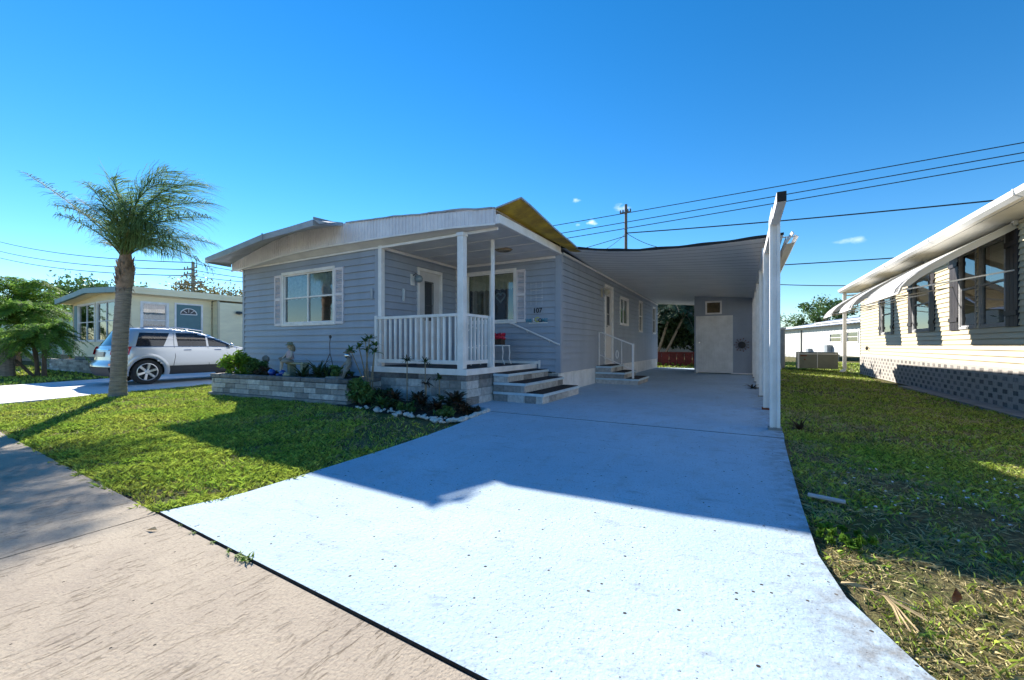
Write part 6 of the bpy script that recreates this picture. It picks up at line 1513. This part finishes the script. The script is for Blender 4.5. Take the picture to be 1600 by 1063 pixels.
a = MB(); a.lathe((fx - .005, fy_ - .01, 1.135), [(.11, -.012), (.105, .0), (.06, .012), (.058, .05), (.03, .068)], 16); a.build('hat', 'statue_olive', gf, smooth=True)
a = MB(); a.blob((fx + .03, fy_ + .02, 1.06), .055, .055, .09, .3, 10, 8); a.build('hair', 'stem_tan', gf, smooth=True)
a = MB(); a.blob((fx - .19, fy_ - .16, .475), .035, .06, .03, .1); a.blob((fx - .10, fy_ - .21, .475), .035, .06, .03, .1); a.build('shoes', 'blue_glaze', gf, smooth=True)
a = MB()
for e_ in (-.02, .02): a.blob((fx - .006 + e_, fy_ - .068, 1.10), .006, .004, .006, 0, 6, 4)
a.blob((fx - .006, fy_ - .074, 1.085), .006, .008, .010, 0, 6, 4); a.blob((fx - .006, fy_ - .067, 1.065), .014, .004, .004, 0, 6, 4); a.build('face', 'boot_brown', gf)
bn = thing('garden_bench', 'small curved green stone bench under the seated statue', 'bench', (-8.6, 5.66, .43))
a = MB(); a.box(-8.92, -8.30, 5.58, 5.78, .70, .745); a.build('seat', 'bench_stone', bn, bevel=.015)
for x_ in (-8.84, -8.38): a = MB(); a.box(x_ - .04, x_ + .05, 5.60, 5.76, .43, .70); a.build('leg', 'bench_stone', bn, bevel=.01)
for i, (x_, y_, r_, lab) in enumerate(((-9.15, 5.42, .075, 'blue glazed ball left of the seated statue'), (-8.72, 5.40, .07, 'blue glazed ball at the feet of the seated statue'))):
    a = MB(); a.blob((x_, y_, .45 + r_), r_, r_, r_, .12, 14, 10, i); a.lathe((x_, y_, .42), [(.05, 0), (.04, .04)], 10); tag(a.build('glazed_ball', 'blue_glaze', smooth=True), lab, 'ornament', 'blue glazed balls')
a = MB(); a.blob((-8.46, 5.32, .50), .10, .06, .045, .3, 10, 7, 9); tag(a.build('garden_frog', 'bench_stone', smooth=True), 'pale green lump of an ornament at the planter edge', 'ornament')
# second figure
sx_, sy_ = -7.0, 5.72
g2_ = thing('garden_gnome', 'grey garden figure with a silver face and straw hat at the right planter end', 'statue', (sx_, sy_, .43))
J = [((sx_, sy_, .64), (.07, .06)), ((sx_, sy_, .74), (.06, .05)), ((sx_, sy_, .80), (.055, .04)), ((sx_, sy_, .85), .03), ((sx_ - .0, sy_ - .01, .91), (.055, .055)), ((sx_ - .12, sy_ - .08, .60), .035), ((sx_ - .14, sy_ - .10, .45), .028), ((sx_ + .03, sy_ - .12, .60), .035), ((sx_ - .02, sy_ - .12, .46), .028), ((sx_ + .08, sy_ - .02, .76), .025), ((sx_ + .05, sy_ - .1, .66), .02), ((sx_ - .08, sy_ - .02, .76), .025), ((sx_ - .12, sy_ - .1, .67), .02)]
skinned('body', J, [(0, 1), (1, 2), (2, 3), (3, 4), (0, 5), (5, 6), (0, 7), (7, 8), (2, 9), (9, 10), (2, 11), (11, 12)], 'statue_grey', g2_)
a = MB(); a.blob((sx_ - .005, sy_ - .025, .915), .062, .06, .062, 0, 14, 10); a.build('head', 'silver', g2_, smooth=True)
a = MB(); a.lathe((sx_ - .03, sy_ + .02, .985), [(.11, -.02), (.10, .0), (.06, .015), (.05, .05), (.02, .06)], 14); a.build('hat', 'stem_tan', g2_, smooth=True)
a = MB(); a.box(sx_ - .26, sx_ + .06, 5.36, 5.56, .44, .50); a.build('base', 'statue_grey', g2_, bevel=.02)
# tall cordyline at the gap between planter and deck: cane stems with leafy heads
random.seed(29)
cd = thing('cane_plant', 'tall cane stemmed plant with leafy heads left of the porch post', 'plant', (-6.35, 5.75, 0))
a = MB(); heads = [(-6.55, 5.75, 1.22), (-6.42, 5.68, 1.05), (-6.68, 5.7, 1.10), (-6.30, 5.78, 1.14), (-6.24, 5.7, 1.0), (-6.95, 5.72, 1.03), (-6.33, 5.66, 1.27)]
for (x_, y_, z_) in heads:
    b = (-6.42 + random.uniform(-.12, .12), 5.70, 0); a.tube([b, (b[0] * .6 + x_ * .4 + random.uniform(-.04, .04), y_, z_ * .5), (x_, y_, z_)], [.016, .012, .009], 6)
a.build('cane', 'stem_tan', cd)
for (x_, y_, z_) in heads: rosette('', '', (x_, y_, z_ - .02), 14, .17, .042, 'leaf_mid', (.0, 1.3), T=cd, leafname='leaf_head')
shrub('low_shrub', 'bushy green plant below the cane plant beside the planter end', (-6.35, 5.45, .0), .28, .2, .26, 1100, .055, 'leaf_mid'); shrub('low_shrub', 'dark plant against the porch base right of the cane plant', (-6.05, 5.75, .0), .22, .16, .14, 500, .05, 'leaf_dark')
for i, (x_, y_, sh, n_, L_, w_, m_, lab) in enumerate(((-5.55, 5.55, .12, 46, .26, .055, 'leaf_red', 'bushy dark red leaved plant left of the porch bed middle'), (-5.05, 5.62, .16, 34, .24, .055, 'leaf_red', 'red-green plant with an upright shoot in the porch bed'), (-4.98, 5.75, .42, 16, .16, .045, 'leaf_red', 'upright shoot above the red-green plant in the porch bed'), (-4.72, 5.8, .52, 14, .16, .05, 'leaf_dark', 'slim stemmed plant with a star shaped head before the block base'), (-4.55, 5.66, .18, 22, .15, .045, 'leaf_dark', 'small dark plant between the star headed plant and the corner'),
                                           (-4.22, 5.62, .14, 60, .30, .065, 'leaf_red', 'largest dark bronze plant at the porch corner'), (-3.98, 5.5, .05, 34, .20, .05, 'leaf_red', 'bronze plant spilling towards the driveway'), (-5.63, 5.95, .82, 40, .20, .02, 'leaf_dark', 'feathery topped stem in front of the porch railing'), (-5.18, 5.95, .80, 24, .17, .022, 'leaf_dark', 'smaller feathery topped stem in front of the porch railing'))):
    rosette('bed_plant' if i < 7 else 'feathery_plant', lab, (x_, y_, 0), n_, L_, w_, m_, (.0, 1.35), 'plant', None, stem_h=sh)
for i, (x_, y_, m_, lab) in enumerate(((-5.85, 5.7, 'leaf_red', 'dark red filler plant nearest the cane plant'), (-5.3, 5.85, 'leaf_dark', 'dark filler plant against the block base left of centre'), (-4.85, 5.5, 'leaf_red', 'low bronze filler plant in the middle of the porch bed'), (-4.5, 5.85, 'leaf_dark', 'dark filler plant against the block base near the corner'), (-4.4, 5.35, 'leaf_red', 'bronze filler plant in front of the largest bronze plant'), (-5.6, 5.3, 'leaf_mid', 'green filler plant behind the first white stones'))):
    rosette('filler_plant', lab, (x_, y_, 0), 44, .24, .06, m_, (.0, 1.4), 'plant', 'filler plants in the porch bed', stem_h=.06)
shrub('low_shrub', 'small green plant at the driveway corner of the stone edging', (-4.05, 5.15, .0), .2, .18, .09, 420, .045, 'leaf_mid', stem=False); shrub('low_shrub', 'low reddish creeper along the driveway edge stones', (-3.86, 5.55, .0), .13, .24, .07, 360, .04, 'leaf_red', stem=False)
shrub('low_shrub', 'grass green clump between the bronze plants and the white stones', (-4.95, 5.2, .0), .26, .12, .08, 420, .045, 'leaf_mid', stem=False); shrub('low_shrub', 'pale leaved clump under the red-green plant', (-5.35, 5.32, .0), .24, .12, .09, 360, .045, 'leaf_dark', stem=False)
# dead sprig by the carport post, and the small one further back
rosette('dead_shrub', 'dark withered shrub beside the nearest carport post', (.68, 6.75, -.02), 46, .24, .018, 'basket', (.1, 1.2), 'shrub'); rosette('dead_shrub', 'small dark plant at the carport edge near the third post', (.22, 12.3, .012), 30, .22, .03, 'leaf_red', (.0, 1.1), 'shrub')
shrub('green_tuft', 'leafy green weed clump beside the driveway bend', (.50, 3.0, -.02), .16, .24, .04, 620, .022, 'bush_bright', stem=False, cat='weed'); shrub('green_tuft', 'green weeds by the leaning board near the grey shed', (.75, 20.5, -.02), .35, .3, .14, 420, .05, 'leaf_mid', stem=False, cat='weed')
# debris on the right lawn
a = MB(); a.box(-.11, .11, -.028, .028, 0, .018); o = a.build('wood_scrap', 'plank', bevel=.006); o.location = (.53, 3.72, .005); o.rotation_euler = (0, .03, -.15); tag(o, 'short pale wooden scrap on the grass beside the driveway', 'wood scrap')
a = MB(); random.seed(5)
def strip(a, pts, w):
    vs = []
    for k, p in enumerate(pts):
        p = Vector(p); q = Vector(pts[min(k + 1, len(pts) - 1)]) - Vector(pts[max(k - 1, 0)]); n2 = Vector((-q.y, q.x, .3 * (k % 2))).normalized() * w * (1 - k / len(pts) * .8) / 2
        vs += [p - n2, p + n2]
    a.add(vs, [(2 * k, 2 * k + 1, 2 * k + 3, 2 * k + 2) for k in range(len(pts) - 1)])
strip(a, [(0, 0, .02), (.05, -.015, .03), (.10, -.035, .032), (.15, -.055, .03)], .022)
for i in range(6): e_ = Vector((.15 + random.uniform(-.01, .05), -.22 - random.uniform(-.04, .06), .012)); strip(a, [(.14, -.05, .03), tuple(Vector((.15, -.10, .036)).lerp(e_, .3)), tuple(e_)], .012)
for i in range(4): e_ = Vector((.22 + random.uniform(-.02, .03), -.07 - .03 * i, .015)); strip(a, [(.12, -.04, .03), tuple(e_)], .010)
o = a.build('palm_leaf_sheath', 'dry_frond'); o.location = (.40, 2.42, .0); tag(o, 'dry tan palm frond stalk lying across the grass by the driveway flare', 'dead frond')
a = MB(); a.add([(0, 0, 0), (.018, .012, .004), (.030, .004, .028), (.022, -.008, .05), (.008, .002, .07), (.006, .012, .03), (-.008, -.004, .022)], [(0, 1, 5), (1, 2, 5), (2, 3, 5), (3, 4, 5), (4, 6, 5), (6, 0, 5)]); o = a.build('fallen_leaf', 'dead_leaf'); o.location = (.80, 2.50, .0); tag(o, 'curled red-brown leaf standing in the right lawn', 'leaf')
for i, (x_, y_, lab) in enumerate(((-3.15, 1.10, 'dead leaf scrap on the street near the lawn corner'), (-4.6, 1.27, 'brown leaf scrap on the street edge below the lawn'), (-5.8, 1.28, 'pinkish leaf scrap on the street edge further left'))):
    a = MB(); a.add([(0, 0, 0), (.04, .01, .012), (.07, .03, .004), (.03, .035, .015)], [(0, 1, 2, 3)]); o = a.build('leaf_scrap', 'dry_frond'); o.location = (x_, y_, .004); tag(o, lab, 'leaf', 'leaf scraps on the street')

# ================================================================ POLES AND WIRES
def pole(name, label, x, y, h, r0, m, arms=(), loc=None):
    T = thing(name, label, 'utility pole', (x, y, 0)); a = MB(); a.tube([(x, y, -.2), (x, y, h)], [r0, r0 * .72], 10); a.build('post', m, T)
    for (z, L, sg) in arms:
        a = MB(); a.bar((x - L / 2, y - r0 - .04, z), (x + L / 2, y - r0 - .04, z), .09, .11)
        for q in (-.46, -.22, .22, .46): a.lathe((x + L * q, y - r0 - .04, z + sg * .05), [(.05, 0), (.07, sg * .12), (.03, sg * .24)], 8)
        a.build('crossarm', m, T)
    return T
pole('utility_pole', 'dark wooden power pole rising behind the carport roof', -9.29, 38, 14.0, .17, 'pole_wood', [(13.2, 1.0, 1)])
pole('utility_pole', 'tall pale power pole with crossarms behind the yellow house', -47.5, 20.3, 9.4, .19, 'pole_pale', [(7.25, 4.6, -1), (8.7, 2.6, 1), (8.2, 2.6, 1)])
pole('utility_pole', 'distant dark power pole just left of the blue-grey house', -39.2, 20.3 + 6, 8.0, .15, 'pole_wood', [(7.4, 2.4, -1)])
def wire(p, q, sag, r_, label, n_=24, grp='overhead power lines'):
    p, q = Vector(p), Vector(q); a = MB(); a.tube([p.lerp(q, i / n_) - UP * sag * 4 * (i / n_) * (1 - i / n_) for i in range(n_ + 1)], r_, 5)
    o = a.build('power_line', 'wire'); tag(o, label, 'power line', grp); return o
wire((-60, 38, 12.55), (36, 38, 14.35), .3, .035, 'top wire of the three crossing the upper right sky'); wire((-60, 38, 11.3), (36, 38, 13.9), .3, .035, 'middle wire of the three crossing the upper right sky'); wire((-60, 38, 10.6), (36, 38, 13.45), .3, .035, 'lowest wire of the three crossing the upper right sky')
wire((-9.29, 37.9, 11.35), (32, 38, 10.2), .35, .05, 'dark cable from the pole running right behind the cream house roof'); wire((-9.29, 37.9, 11.1), (-34, 38, 8.6), .5, .03, 'thin wire running left from the pole down to the house roof')
wire((-9.29, 37.9, 11.4), (-4.5, 39, 9.6), .5, .025, 'slack thin wire beside the pole top'); wire((-9.29, 37.9, 11.3), (-11.5, 36, 9.3), .2, .02, 'guy wire on the left of the dark pole')
wire((-6, 38, 7.6), (30, 38, 7.1), .2, .04, 'dark cable low in the sky between carport and cream house'); wire((-2, 38, 6.5), (11, 33, 4.7), .3, .03, 'drooping service wire right of the carport post')
for i, (z0, z1) in enumerate(((19.8, 9.3), (18.1, 8.6), (16.9, 8.0))):
    wire((-116.9, 20, z0), (-47.5, 20.1, z1), .7, .045, ['top wire at the far left sky', 'middle wire at the far left sky', 'lowest wire at the far left sky'][i]); wire((-47.5, 20.1, z1), (-39.2, 26.2, [7.9, 7.5, 7.3][i]), .2, .03, ['top wire between the two left poles', 'middle wire between the two left poles', 'lowest wire between the two left poles'][i])
    wire((-39.2, 26.2, [7.9, 7.5, 7.3][i]), (-20, 60, 10.5 - i * .5), .4, .04, ['top wire right of the distant pole', 'middle wire right of the distant pole', 'lowest wire right of the distant pole'][i])
print('objects', len(bpy.data.objects))
